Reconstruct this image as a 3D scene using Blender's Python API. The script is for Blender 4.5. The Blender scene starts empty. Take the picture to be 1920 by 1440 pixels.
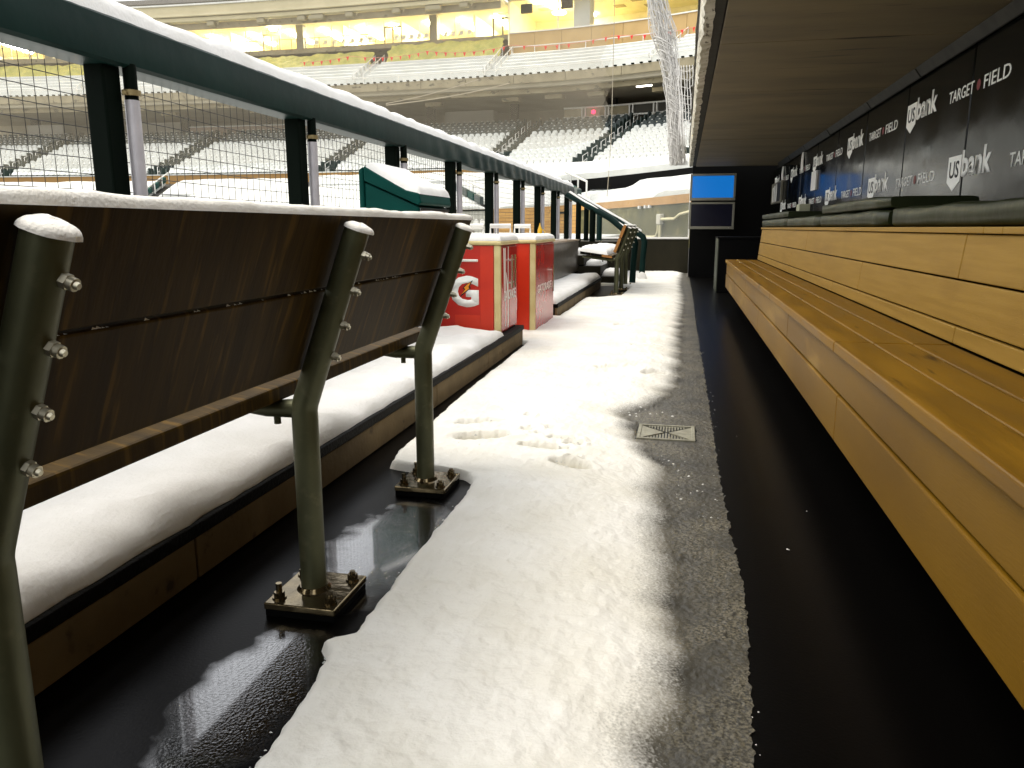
import bpy, bmesh, math, random
import numpy as np
from mathutils import Vector, Matrix, noise

random.seed(7)
np.random.seed(7)
sc = bpy.context.scene
COL = sc.collection

# ---------------------------------------------------------------- camera
CAM_H = 0.95
cam_d = bpy.data.cameras.new("camera")
cam = bpy.data.objects.new("camera", cam_d)
COL.objects.link(cam)
cam_d.sensor_width = 36.0
cam_d.sensor_fit = 'HORIZONTAL'
cam_d.lens = 1450.0 / 1920.0 * 36.0
cam_d.clip_start = 0.03
cam_d.clip_end = 2000.0
dv = Vector((322.0, 293.0, 1450.0)).normalized()      # the aisle direction seen from the camera
zc = Vector((0.0, 1.0, -dv.y / dv.z)).normalized()
xc = dv.cross(zc)
if xc.x < 0:
    xc = -xc
right = Vector((xc.x, dv.x, zc.x)); up = Vector((xc.y, dv.y, zc.y)); fwd = Vector((xc.z, dv.z, zc.z))
cam.matrix_world = Matrix(((right.x, up.x, -fwd.x, 0.0), (right.y, up.y, -fwd.y, 0.0),
                           (right.z, up.z, -fwd.z, CAM_H), (0, 0, 0, 1)))
sc.camera = cam

# ---------------------------------------------------------------- sky and sun
SUN_ELEV, SUN_AZ = math.radians(66), math.radians(-105)     # azimuth measured from +Y towards +X
world = bpy.data.worlds.new("World")
sc.world = world
world.use_nodes = True
wn, wl = world.node_tree.nodes, world.node_tree.links
wn.clear()
w_out = wn.new("ShaderNodeOutputWorld"); w_bg = wn.new("ShaderNodeBackground")
w_sky = wn.new("ShaderNodeTexSky"); w_hsv = wn.new("ShaderNodeHueSaturation")
w_mix = wn.new("ShaderNodeMix"); w_mix.data_type = 'RGBA'
w_sky.sky_type = 'NISHITA'; w_sky.sun_disc = False
w_sky.sun_elevation = SUN_ELEV; w_sky.sun_rotation = SUN_AZ
w_sky.dust_density = 4.0
w_hsv.inputs['Saturation'].default_value = 0.45
w_mix.inputs[0].default_value = 0.6
w_mix.inputs[7].default_value = (7.0, 7.0, 7.0, 1)             # even cloud cover
wl.new(w_sky.outputs[0], w_hsv.inputs['Color'])
wl.new(w_hsv.outputs[0], w_mix.inputs[6])
wl.new(w_mix.outputs[2], w_bg.inputs[0])
w_bg.inputs[1].default_value = 0.148
wl.new(w_bg.outputs[0], w_out.inputs[0])

sun_d = bpy.data.lights.new("sun", 'SUN')
sun = bpy.data.objects.new("sun", sun_d)
COL.objects.link(sun)
sun_d.energy = 0.5
sun_d.angle = math.radians(38)
sun_d.color = (1.0, 0.86, 0.62)
sdir = Vector((math.sin(SUN_AZ) * math.cos(SUN_ELEV), math.cos(SUN_AZ) * math.cos(SUN_ELEV), math.sin(SUN_ELEV)))
sun.rotation_euler = sdir.to_track_quat('Z', 'Y').to_euler()
sun.location = sdir * 60

sc.view_settings.view_transform = 'Standard'
sc.view_settings.look = 'None'
sc.view_settings.gamma = 1.0
sc.view_settings.use_curve_mapping = False
sc.view_settings.exposure = 1.3
try:
    sc.cycles.use_denoising = True
    sc.cycles.max_bounces = 8
    sc.cycles.diffuse_bounces = 4
    sc.cycles.glossy_bounces = 4
    sc.cycles.transmission_bounces = 6
    sc.cycles.transparent_max_bounces = 12
    sc.cycles.sample_clamp_indirect = 6.0
except Exception:
    pass

# ---------------------------------------------------------------- helpers
def link(o, parent=None):
    COL.objects.link(o)
    if parent is not None:
        o.parent = parent
        o.matrix_parent_inverse = parent.matrix_world.inverted() if parent.parent is None and parent.type != 'EMPTY' else Matrix.Translation(-parent.location) if parent.type == 'EMPTY' else Matrix()
    return o

def tag(o, label=None, cat=None, group=None, kind=None):
    if label: o['label'] = label
    if cat: o['category'] = cat
    if group: o['group'] = group
    if kind: o['kind'] = kind
    return o

def thing(name, label, cat, loc=(0, 0, 0), group=None):
    o = bpy.data.objects.new(name, None)
    o.empty_display_size = 0.1
    o.location = loc
    COL.objects.link(o)
    return tag(o, label, cat, group)

class MB:
    """collects shapes into one mesh"""
    def __init__(s):
        s.v = []; s.f = []; s.m = []; s.sm = []
    def add(s, vs, fs, m=0, smooth=False):
        b = len(s.v)
        s.v.extend([tuple(p) for p in vs])
        for f in fs:
            s.f.append([b + i for i in f]); s.m.append(m); s.sm.append(smooth)
    def box(s, x0, x1, y0, y1, z0, z1, m=0):
        vs = [(x0, y0, z0), (x1, y0, z0), (x1, y1, z0), (x0, y1, z0), (x0, y0, z1), (x1, y0, z1), (x1, y1, z1), (x0, y1, z1)]
        s.add(vs, [(0, 3, 2, 1), (4, 5, 6, 7), (0, 1, 5, 4), (1, 2, 6, 5), (2, 3, 7, 6), (3, 0, 4, 7)], m)
    def obox(s, c, ax, ay, az, m=0):
        """box from centre and three half-axis vectors"""
        c, ax, ay, az = Vector(c), Vector(ax), Vector(ay), Vector(az)
        vs = [c + sx * ax + sy * ay + sz * az for sz in (-1, 1) for sx, sy in ((-1, -1), (1, -1), (1, 1), (-1, 1))]
        s.add(vs, [(0, 3, 2, 1), (4, 5, 6, 7), (0, 1, 5, 4), (1, 2, 6, 5), (2, 3, 7, 6), (3, 0, 4, 7)], m)
    def prism(s, poly, y0, y1, m=0):
        """polygon of (x, z) run along y"""
        n = len(poly)
        vs = [(x, y0, z) for x, z in poly] + [(x, y1, z) for x, z in poly]
        fs = [tuple(range(n)), tuple(range(2 * n - 1, n - 1, -1))]
        fs += [(i, n + i, n + (i + 1) % n, (i + 1) % n) for i in range(n)]
        s.add(vs, fs, m)
    def prism_x(s, poly, x0, x1, m=0):
        """polygon of (y, z) run along x"""
        n = len(poly)
        vs = [(x0, y, z) for y, z in poly] + [(x1, y, z) for y, z in poly]
        fs = [tuple(range(n)), tuple(range(2 * n - 1, n - 1, -1))]
        fs += [(i, n + i, n + (i + 1) % n, (i + 1) % n) for i in range(n)]
        s.add(vs, fs, m)
    def tube(s, pts, r, n=8, m=0, caps=True, smooth=True):
        pts = [Vector(p) for p in pts]
        rs = r if isinstance(r, (list, tuple)) else [r] * len(pts)
        t0 = (pts[1] - pts[0]).normalized()
        ref = Vector((0, 0, 1)) if abs(t0.z) < 0.9 else Vector((1, 0, 0))
        a = t0.cross(ref).normalized(); b = t0.cross(a)
        vs = []
        for i, p in enumerate(pts):
            t = (pts[min(i + 1, len(pts) - 1)] - pts[max(i - 1, 0)]).normalized()
            a = (a - t * a.dot(t)).normalized(); b = t.cross(a)
            for k in range(n):
                th = 2 * math.pi * k / n
                vs.append(p + (a * math.cos(th) + b * math.sin(th)) * rs[i])
        fs = []
        for i in range(len(pts) - 1):
            for k in range(n):
                fs.append((i * n + k, i * n + (k + 1) % n, (i + 1) * n + (k + 1) % n, (i + 1) * n + k))
        s.add(vs, fs, m, smooth)
        if caps:
            s.add(vs[:n], [tuple(range(n - 1, -1, -1))], m)
            s.add(vs[-n:], [tuple(range(n))], m)
    def strip(s, rows, m=0, smooth=False):
        """rows of equal length joined into a surface"""
        n = len(rows[0])
        vs = [p for r in rows for p in r]
        fs = [(i * n + j, i * n + j + 1, (i + 1) * n + j + 1, (i + 1) * n + j) for i in range(len(rows) - 1) for j in range(n - 1)]
        s.add(vs, fs, m, smooth)
    def mesh(s, name, mats):
        me = bpy.data.meshes.new(name)
        me.from_pydata(s.v, [], s.f)
        for m in (mats if isinstance(mats, (list, tuple)) else [mats]):
            me.materials.append(m)
        me.polygons.foreach_set("material_index", s.m)
        me.polygons.foreach_set("use_smooth", s.sm)
        me.update()
        return me
    def build(s, name, mats, parent=None, bevel=0.0, seg=2, recalc=False):
        me = s.mesh(name, mats)
        if recalc:
            bm = bmesh.new(); bm.from_mesh(me)
            bmesh.ops.recalc_face_normals(bm, faces=bm.faces)
            bm.to_mesh(me); bm.free()
        o = bpy.data.objects.new(name, me)
        link(o, parent)
        if bevel > 0:
            md = o.modifiers.new("bevel", 'BEVEL')
            md.width = bevel; md.segments = seg; md.limit_method = 'ANGLE'; md.angle_limit = math.radians(40)
        return o

def fbm(x, y, z=0.0, oct=3):
    a, f, t = 1.0, 1.0, 0.0
    for _ in range(oct):
        t += a * noise.noise(Vector((x * f, y * f, z * f + 3.1 * _)))
        a *= 0.5; f *= 2.1
    return t

def sstep(t):
    t = min(max(t, 0.0), 1.0)
    return t * t * (3 - 2 * t)

def pad_axis(a, b, r, step):
    e = [0, 0.12 * r, 0.32 * r, 0.6 * r, r]
    L = b - a
    if L < 2.2 * r:
        return [a + L * t for t in np.linspace(0, 1, 11)]
    n = max(2, int((L - 2 * r) / step))
    mid = list(np.linspace(r, L - r, n + 1))[1:-1]
    return [a + t for t in e + mid + [L - t for t in reversed(e)]]

def snow_pad(mb, x0, x1, y0, y1, z0, th, r=0.04, step=0.05, seed=0.0, wob=0.012, rough=0.25, xf=None, m=0, stepy=None):
    """a rounded slab of settled snow on a rectangle"""
    xs = pad_axis(x0, x1, min(r, (x1 - x0) / 2.2), step); ys = pad_axis(y0, y1, min(r, (y1 - y0) / 2.2), stepy or step)
    rows = []
    for y in ys:
        row = []
        for x in xs:
            d = min(x - x0, x1 - x, y - y0, y1 - y)
            q = min(max(d / r, 0.0), 1.0)
            prof = math.sqrt(max(0.0, 1 - (1 - q) ** 2))
            hN = 1 + rough * fbm(x * 4 + seed, y * 4, seed, 3) + rough * 0.35 * noise.noise(Vector((x * 22, y * 22, seed)))
            z = z0 + th * prof * hN
            wx = wob * fbm(y * 9 + seed, seed + 5.0, 0, 3) * (1 - q)
            wy = wob * fbm(x * 9 + seed, seed + 9.0, 0, 3) * (1 - q)
            p = (x + (wx if (x - x0) < r or (x1 - x) < r else 0), y + (wy if (y - y0) < r or (y1 - y) < r else 0), z)
            row.append(xf(p) if xf else p)
        rows.append(row)
    mb.strip(rows, m, True)

# ---------------------------------------------------------------- materials
def mat(name, c1, c2=None, nscale=6.0, stretch=(1, 1, 1), lo=0.35, hi=0.65, rough=0.6, metal=0.0, bump=0.0,
        bscale=60.0, bstretch=None, bdist=0.01, spec=0.5, rough2=None, emit=None, estr=0.0, spots=None):
    m = bpy.data.materials.new(name)
    m.use_nodes = True
    nt = m.node_tree; N, L = nt.nodes, nt.links
    p = N['Principled BSDF']
    p.inputs['Base Color'].default_value = (*c1, 1)
    p.inputs['Roughness'].default_value = rough
    p.inputs['Metallic'].default_value = metal
    p.inputs['Specular IOR Level'].default_value = spec
    tc = N.new('ShaderNodeTexCoord')
    def nz(scale, st, detail=4.0):
        mp = N.new('ShaderNodeMapping'); mp.inputs['Scale'].default_value = st
        L.new(tc.outputs['Object'], mp.inputs['Vector'])
        t = N.new('ShaderNodeTexNoise'); t.inputs['Scale'].default_value = scale; t.inputs['Detail'].default_value = detail
        L.new(mp.outputs[0], t.inputs['Vector'])
        return t
    def ramp(t, a, b):
        r = N.new('ShaderNodeMapRange'); r.inputs['From Min'].default_value = a; r.inputs['From Max'].default_value = b
        r.clamp = True
        L.new(t.outputs['Fac'], r.inputs['Value'])
        return r
    if c2 is not None:
        t = nz(nscale, stretch); r = ramp(t, lo, hi)
        mx = N.new('ShaderNodeMix'); mx.data_type = 'RGBA'
        mx.inputs[6].default_value = (*c1, 1); mx.inputs[7].default_value = (*c2, 1)
        L.new(r.outputs[0], mx.inputs[0])
        last = mx
        if spots:
            t3 = nz(spots[1], spots[2] if len(spots) > 2 else (1, 1, 1)); r3 = ramp(t3, spots[3] if len(spots) > 3 else 0.6, spots[4] if len(spots) > 4 else 0.7)
            mx3 = N.new('ShaderNodeMix'); mx3.data_type = 'RGBA'
            mx3.inputs[7].default_value = (*spots[0], 1)
            L.new(mx.outputs[2], mx3.inputs[6]); L.new(r3.outputs[0], mx3.inputs[0])
            last = mx3
        L.new(last.outputs[2], p.inputs['Base Color'])
        if rough2 is not None:
            rr = N.new('ShaderNodeMapRange'); rr.inputs['To Min'].default_value = rough; rr.inputs['To Max'].default_value = rough2
            L.new(r.outputs[0], rr.inputs['Value']); L.new(rr.outputs[0], p.inputs['Roughness'])
    if bump > 0:
        t2 = nz(bscale, bstretch or (1, 1, 1), 5.0)
        b = N.new('ShaderNodeBump'); b.inputs['Strength'].default_value = bump; b.inputs['Distance'].default_value = bdist
        L.new(t2.outputs['Fac'], b.inputs['Height']); L.new(b.outputs[0], p.inputs['Normal'])
    if emit is not None:
        p.inputs['Emission Color'].default_value = (*emit, 1); p.inputs['Emission Strength'].default_value = estr
    return m

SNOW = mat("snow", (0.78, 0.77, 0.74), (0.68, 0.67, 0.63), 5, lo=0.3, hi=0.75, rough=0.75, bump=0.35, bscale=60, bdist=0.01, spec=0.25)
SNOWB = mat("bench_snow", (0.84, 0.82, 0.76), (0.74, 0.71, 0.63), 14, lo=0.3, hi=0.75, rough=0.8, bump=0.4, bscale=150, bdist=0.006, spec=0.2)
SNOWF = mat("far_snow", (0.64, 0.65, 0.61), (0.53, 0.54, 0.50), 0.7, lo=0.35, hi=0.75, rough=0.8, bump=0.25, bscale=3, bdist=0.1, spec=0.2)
ICE = mat("ice_grain", (0.5, 0.5, 0.47), rough=0.25)
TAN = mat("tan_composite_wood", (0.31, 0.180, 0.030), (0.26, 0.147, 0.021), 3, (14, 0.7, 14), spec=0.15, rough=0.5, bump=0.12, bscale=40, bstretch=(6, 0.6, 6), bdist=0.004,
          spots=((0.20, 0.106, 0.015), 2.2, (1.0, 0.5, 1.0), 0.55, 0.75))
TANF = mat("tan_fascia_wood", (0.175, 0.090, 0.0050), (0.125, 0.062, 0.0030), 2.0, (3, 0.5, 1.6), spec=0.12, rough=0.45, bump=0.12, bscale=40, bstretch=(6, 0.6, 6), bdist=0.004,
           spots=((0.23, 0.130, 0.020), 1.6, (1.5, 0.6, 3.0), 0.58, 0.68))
TANS = mat("worn_seat_wood", (0.200, 0.101, 0.0058), (0.135, 0.066, 0.0034), 2.5, (7, 0.8, 7), spec=0.14, rough=0.5, bump=0.15, bscale=40, bstretch=(6, 0.6, 6), bdist=0.004, rough2=0.36,
           spots=((0.040, 0.018, 0.003), 5.0, (4.0, 0.6, 1.0), 0.62, 0.72))
BROWN = mat("dark_bench_wood", (0.056, 0.032, 0.0044), (0.032, 0.0185, 0.0026), 4, (1.5, 9, 0.8), rough=0.55, bump=0.15, bscale=30, bstretch=(2, 5, 1), bdist=0.004, spec=0.10,
            spots=((0.105, 0.058, 0.007), 7, (1, 5, 0.5), 0.56, 0.66))
ORANGEWOOD = mat("end_grain_wood", (0.36, 0.15, 0.022), (0.27, 0.105, 0.014), 14, (2, 1, 6), rough=0.5, bump=0.2, bscale=50)
GALV = mat("galvanised_steel", (0.105, 0.108, 0.055), (0.085, 0.088, 0.044), 14, rough=0.45, metal=0.5, bump=0.06, bscale=60, spots=((0.135, 0.130, 0.070), 26, (1, 1, 1), 0.6, 0.72))
BOLT = mat("zinc_bolt", (0.50, 0.46, 0.34), rough=0.36, metal=0.9)
DARKMETAL = mat("dark_plate_metal", (0.22, 0.17, 0.09), (0.14, 0.11, 0.06), 20, rough=0.12, metal=0.9, bump=0.08, bscale=40)
GREENV = mat("green_vinyl", (0.0050, 0.0200, 0.0165), (0.0036, 0.0150, 0.0125), 3, rough=0.42, spec=0.10, bump=0.10, bscale=9, bdist=0.02)
GREENB = mat("teal_green_vinyl", (0.0014, 0.050, 0.040), (0.001, 0.040, 0.032), 4, rough=0.5, spec=0.08, bump=0.10, bscale=9, bdist=0.02)
OLIVEV = mat("olive_vinyl", (0.017, 0.022, 0.005), (0.011, 0.015, 0.0034), 4, rough=0.45, spec=0.2, bump=0.18, bscale=7, bdist=0.03)
BLACKMETAL = mat("dark_green_steel", (0.0022, 0.0045, 0.0028), rough=0.6, spec=0.03)
PIPE = mat("pale_grey_pipe", (0.50, 0.48, 0.50), (0.42, 0.40, 0.42), 12, rough=0.4, metal=0.2)
BRASS = mat("brass_clamp", (0.26, 0.20, 0.09), rough=0.45, metal=0.6)
WIRE = mat("black_wire", (0.02, 0.02, 0.016), rough=0.5)
CONC = mat("tread_concrete", (0.20, 0.14, 0.062), (0.14, 0.097, 0.04), 5, rough=0.8, bump=0.3, bscale=45, spots=((0.05, 0.035, 0.016), 12, (1, 1, 1), 0.62, 0.72))
NOSE = mat("black_nosing", (0.003, 0.0027, 0.002), spec=0.08, rough=0.6, bump=0.4, bscale=90)
CEIL = mat("ceiling_concrete", (0.140, 0.108, 0.050), (0.095, 0.073, 0.033), 1.6, (0.7, 2, 1), rough=0.7, bump=0.12, bscale=12, bstretch=(0.5, 4, 1), bdist=0.01,
           spots=((0.020, 0.015, 0.006), 4, (0.35, 4, 1), 0.62, 0.74))
EDGE = mat("weathered_roof_edge", (0.55, 0.52, 0.43), (0.30, 0.27, 0.19), 9, rough=0.8, bump=0.6, bscale=25, bdist=0.02, spots=((0.09, 0.07, 0.04), 14, (2, 0.6, 2), 0.6, 0.66))
DARKCONC = mat("dark_wall_concrete", (0.020, 0.017, 0.007), (0.014, 0.0115, 0.0045), 4, (1, 1, 0.6), rough=0.7, spec=0.2, bump=0.2, bscale=20)
BLACKWALL = mat("black_paint", (0.0016, 0.0016, 0.0014), rough=0.7, spec=0.08)
PANEL = mat("black_green_vinyl_panel", (0.0016, 0.0024, 0.0015), (0.0010, 0.0016, 0.0010), 3, rough=0.10, rough2=0.20, bump=0.05, bscale=5, bdist=0.02, spec=0.15)
WHITEP = mat("white_print", (0.92, 0.92, 0.86), rough=0.5)
REDP = mat("red_print", (0.16, 0.008, 0.010), rough=0.5)
GASKET = mat("grey_trim", (0.035, 0.034, 0.027), (0.018, 0.018, 0.014), 9, spec=0.08, rough=0.5)
REDV = mat("red_cooler_panel", (0.52, 0.014, 0.002), (0.46, 0.011, 0.002), 5, rough=0.38)
ORV = mat("orange_red_sticker", (0.62, 0.030, 0.003), (0.54, 0.022, 0.003), 5, rough=0.4)
REDD = mat("red_glossy_door", (0.50, 0.014, 0.007), (0.40, 0.010, 0.005), 5, rough=0.22)
CREAM = mat("cream_plastic", (0.66, 0.56, 0.27), (0.55, 0.44, 0.19), 6, rough=0.5, spots=((0.28, 0.18, 0.05), 22, (1, 1, 1), 0.7, 0.75))
ORANGE = mat("orange_print", (0.85, 0.30, 0.01), rough=0.45)
BLACKP = mat("black_print", (0.008, 0.008, 0.008), rough=0.5)
CHROME = mat("chrome", (0.65, 0.62, 0.55), rough=0.2, metal=0.95)
WHITEPL = mat("white_plastic", (0.74, 0.72, 0.66), rough=0.45)
SILVER = mat("silver_bezel", (0.20, 0.19, 0.145), rough=0.4, metal=0.3)
SCREEN = mat("blue_screen", (0.0, 0.02, 0.06), rough=0.2, emit=(0.004, 0.15, 0.52), estr=0.40)
SCREENOFF = mat("dark_screen", (0.004, 0.004, 0.008), rough=0.15, emit=(0.0, 0.001, 0.03), estr=0.03)
STEELBOX = mat("brushed_dark_steel", (0.10, 0.078, 0.050), (0.05, 0.038, 0.024), 6, (1, 1, 3), rough=0.35, metal=0.6)
YELLOW = mat("yellow_bottle", (0.80, 0.46, 0.01), rough=0.35)
STONE = None
RED = mat("red_pennant", (0.62, 0.015, 0.01), rough=0.6)
SEATG = mat("dark_green_seat", (0.010, 0.024, 0.018), rough=0.45)
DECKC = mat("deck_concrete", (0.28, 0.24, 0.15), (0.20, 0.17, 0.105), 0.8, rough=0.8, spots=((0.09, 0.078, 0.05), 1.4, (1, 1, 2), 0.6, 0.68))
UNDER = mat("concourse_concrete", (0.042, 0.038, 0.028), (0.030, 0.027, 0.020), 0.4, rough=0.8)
FASC = mat("pale_fascia", (0.52, 0.46, 0.29), (0.44, 0.39, 0.24), 0.6, rough=0.7)
TANPANEL = mat("tan_wall_panel", (0.46, 0.31, 0.125), (0.40, 0.265, 0.10), 0.6, rough=0.7)
WARMW = mat("warm_interior_wall", (0.88, 0.81, 0.52), (0.80, 0.73, 0.44), 1.2, rough=0.7)
FRAME = mat("grey_door_frame", (0.22, 0.20, 0.14), rough=0.5)
PALEFR = mat("pale_mullion", (0.60, 0.56, 0.42), rough=0.5)
RAILW = mat("white_rail_paint", (0.66, 0.65, 0.60), rough=0.5)
TUBE = mat("fluorescent_tube", (0.9, 0.9, 0.9), emit=(1.0, 0.92, 0.66), estr=80.0)
BALL = mat("globe_lamp_glass", (0.9, 0.9, 0.9), emit=(1.0, 0.90, 0.66), estr=26.0)
REDLAMP = mat("red_lamp_lens", (0.6, 0.0, 0.05), emit=(1.0, 0.02, 0.10), estr=1.6)
TARPG = mat("warm_lit_tarp", (0.56, 0.52, 0.16), (0.38, 0.38, 0.10), 1.4, rough=0.5, bump=0.6, bscale=2.5, bdist=0.2)  # green cloth; yellow light from the rooms is put into the colour
NETM = mat("grey_net_twine", (0.30, 0.26, 0.19), rough=0.8)
NETW = mat("snowy_net_twine", (0.58, 0.56, 0.52), rough=0.8)
GREYST = mat("grey_steel", (0.32, 0.33, 0.32), rough=0.5, metal=0.3)
PAPER = mat("white_paper", (0.75, 0.74, 0.70), rough=0.6)

def rubber():
    """dry black rubber matting with two shallow puddles left by the bench"""
    m = bpy.data.materials.new("wet_black_rubber"); m.use_nodes = True
    N, L = m.node_tree.nodes, m.node_tree.links
    p = N['Principled BSDF']
    p.inputs['Base Color'].default_value = (0.0014, 0.0012, 0.0010, 1)
    tc = N.new('ShaderNodeTexCoord')
    def mth(op, a, b=None, clamp=False):
        q = N.new('ShaderNodeMath'); q.operation = op; q.use_clamp = clamp
        for i, x in enumerate((a, b)):
            if x is None: continue
            if isinstance(x, (int, float)): q.inputs[i].default_value = x
            else: L.new(x, q.inputs[i])
        return q.outputs[0]
    def nz(sc_, d=3):
        t = N.new('ShaderNodeTexNoise'); t.inputs['Scale'].default_value = sc_; t.inputs['Detail'].default_value = d
        L.new(tc.outputs['Object'], t.inputs['Vector']); return t.outputs['Fac']
    wet = None
    for cx_, cy_, rx, ry in ((-0.85, 2.06, 0.15, 0.40), (-0.84, 1.30, 0.12, 0.26)):
        mp = N.new('ShaderNodeMapping'); mp.vector_type = 'POINT'
        mp.inputs['Location'].default_value = (-cx_ / rx, -cy_ / ry, 0); mp.inputs['Scale'].default_value = (1 / rx, 1 / ry, 0)
        L.new(tc.outputs['Object'], mp.inputs['Vector'])
        ln = N.new('ShaderNodeVectorMath'); ln.operation = 'LENGTH'; L.new(mp.outputs[0], ln.inputs[0])
        r = mth('ADD', ln.outputs['Value'], mth('MULTIPLY', mth('SUBTRACT', nz(9), 0.5), 1.0))
        k = N.new('ShaderNodeMapRange'); k.inputs[1].default_value = 1.15; k.inputs[2].default_value = 0.75; L.new(r, k.inputs[0])
        wet = k.outputs[0] if wet is None else mth('MAXIMUM', wet, k.outputs[0])
    def rng(x, c, d):
        r = N.new('ShaderNodeMapRange'); r.inputs[3].default_value = c; r.inputs[4].default_value = d
        L.new(x, r.inputs[0]); return r.outputs[0]
    L.new(rng(wet, 0.30, 0.07), p.inputs['Roughness'])
    L.new(rng(wet, 0.08, 1.0), p.inputs['Specular IOR Level'])
    v = N.new('ShaderNodeTexVoronoi'); v.inputs['Scale'].default_value = 160; L.new(tc.outputs['Object'], v.inputs['Vector'])
    bp = N.new('ShaderNodeBump'); bp.inputs['Distance'].default_value = 0.0022
    L.new(wet, p.inputs['Coat Weight']); p.inputs['Coat Roughness'].default_value = 0.05; p.inputs['Coat IOR'].default_value = 1.8
    L.new(rng(wet, 0.10, 0.30), bp.inputs['Strength'])
    L.new(mth('ADD', nz(150, 2), mth('MULTIPLY', v.outputs['Distance'], 0.5)), bp.inputs['Height']); L.new(bp.outputs[0], p.inputs['Normal'])
    return m
RUBBER = rubber()

def floor_snow_mat():
    m = bpy.data.materials.new("trodden_snow"); m.use_nodes = True
    N, L = m.node_tree.nodes, m.node_tree.links
    p = N['Principled BSDF']; p.inputs['Roughness'].default_value = 0.7; p.inputs['Specular IOR Level'].default_value = 0.3
    tc = N.new('ShaderNodeTexCoord')
    at = N.new('ShaderNodeAttribute'); at.attribute_name = "melt"
    def nz(s, d=4):
        t = N.new('ShaderNodeTexNoise'); t.inputs['Scale'].default_value = s; t.inputs['Detail'].default_value = d
        L.new(tc.outputs['Object'], t.inputs['Vector']); return t
    def mth(op, a, b=None, clamp=False):
        q = N.new('ShaderNodeMath'); q.operation = op; q.use_clamp = clamp
        for i, x in enumerate((a, b)):
            if x is None: continue
            if isinstance(x, (int, float)): q.inputs[i].default_value = x
            else: L.new(x, q.inputs[i])
        return q.outputs[0]
    def rng(x, a, b, c=0.0, d=1.0):
        r = N.new('ShaderNodeMapRange'); r.inputs[1].default_value = a; r.inputs[2].default_value = b; r.inputs[3].default_value = c; r.inputs[4].default_value = d
        L.new(x, r.inputs[0]); return r.outputs[0]
    def mix(f, a, b):
        x = N.new('ShaderNodeMix'); x.data_type = 'RGBA'
        L.new(f, x.inputs[0])
        for i, c in ((6, a), (7, b)):
            if isinstance(c, tuple): x.inputs[i].default_value = (*c, 1)
            else: L.new(c, x.inputs[i])
        return x.outputs[2]
    tint = mix(rng(nz(3.5).outputs['Fac'], 0.35, 0.7), (0.77, 0.76, 0.705), (0.69, 0.67, 0.59))
    grain = nz(170, 2).outputs['Fac']
    big = nz(5, 3).outputs['Fac']
    gcol = mix(rng(grain, 0.38, 0.66), (0.014, 0.013, 0.009), (0.19, 0.17, 0.12))
    gcol2 = mix(rng(big, 0.35, 0.65), gcol, (0.043, 0.040, 0.031))
    k = mth('ADD', at.outputs['Fac'], mth('MULTIPLY', mth('SUBTRACT', grain, 0.5), 0.7))
    k2 = mth('ADD', k, mth('MULTIPLY', mth('SUBTRACT', big, 0.5), 0.35))
    pa = N.new('ShaderNodeAttribute'); pa.attribute_name = "press"
    tint = mix(pa.outputs['Fac'], tint, (0.47, 0.44, 0.33))
    L.new(mix(rng(k2, 0.14, 0.78), tint, gcol2), p.inputs['Base Color'])
    dark = N.new('ShaderNodeMix')
    bp = N.new('ShaderNodeBump'); bp.inputs['Strength'].default_value = 0.42; bp.inputs['Distance'].default_value = 0.010
    L.new(mth('ADD', nz(55, 5).outputs['Fac'], mth('MULTIPLY', nz(13, 3).outputs['Fac'], 1.2)), bp.inputs['Height'])
    L.new(bp.outputs[0], p.inputs['Normal'])
    L.new(rng(at.outputs['Fac'], 0.3, 0.9, 0.75, 0.4), p.inputs['Roughness'])
    return m
FLOORSNOW = floor_snow_mat()

def brick_mat(name, c1, c2, mortar, w, h, rough=0.8):
    m = bpy.data.materials.new(name); m.use_nodes = True
    N, L = m.node_tree.nodes, m.node_tree.links
    p = N['Principled BSDF']; p.inputs['Roughness'].default_value = rough
    uv = N.new('ShaderNodeUVMap')
    b = N.new('ShaderNodeTexBrick'); b.inputs['Scale'].default_value = 1.0
    b.inputs['Brick Width'].default_value = w; b.inputs['Row Height'].default_value = h; b.inputs['Mortar Size'].default_value = 0.012
    b.inputs['Color1'].default_value = (*c1, 1); b.inputs['Color2'].default_value = (*c2, 1); b.inputs['Mortar'].default_value = (*mortar, 1)
    L.new(uv.outputs[0], b.inputs['Vector'])
    L.new(b.outputs['Color'], p.inputs['Base Color'])
    return m
STONE = brick_mat("tan_stone_courses", (0.46, 0.26, 0.065), (0.38, 0.20, 0.045), (0.22, 0.115, 0.03), 0.8, 0.16)
OLIVEC = mat("olive_stained_concrete", (0.125, 0.11, 0.032), (0.070, 0.064, 0.018), 1.1, rough=0.8, spots=((0.20, 0.175, 0.062), 3.0, (1, 1, 1), 0.58, 0.7))

def glass_mat(name, tint, alpha):
    m = bpy.data.materials.new(name); m.use_nodes = True
    N, L = m.node_tree.nodes, m.node_tree.links
    out = N['Material Output']; p = N['Principled BSDF']
    p.inputs['Base Color'].default_value = (*tint, 1); p.inputs['Roughness'].default_value = 0.12
    tr = N.new('ShaderNodeBsdfTransparent'); mx = N.new('ShaderNodeMixShader')
    t = N.new('ShaderNodeTexNoise'); t.inputs['Scale'].default_value = 2.0
    tc = N.new('ShaderNodeTexCoord'); L.new(tc.outputs['Object'], t.inputs['Vector'])
    r = N.new('ShaderNodeMapRange'); r.inputs[3].default_value = alpha * 0.6; r.inputs[4].default_value = alpha * 1.4
    L.new(t.outputs['Fac'], r.inputs[0]); L.new(r.outputs[0], mx.inputs[0])
    L.new(tr.outputs[0], mx.inputs[1]); L.new(p.outputs[0], mx.inputs[2]); L.new(mx.outputs[0], out.inputs['Surface'])
    return m
PLEXI = glass_mat("hazy_plexiglass", (0.36, 0.38, 0.36), 0.17)
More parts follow.
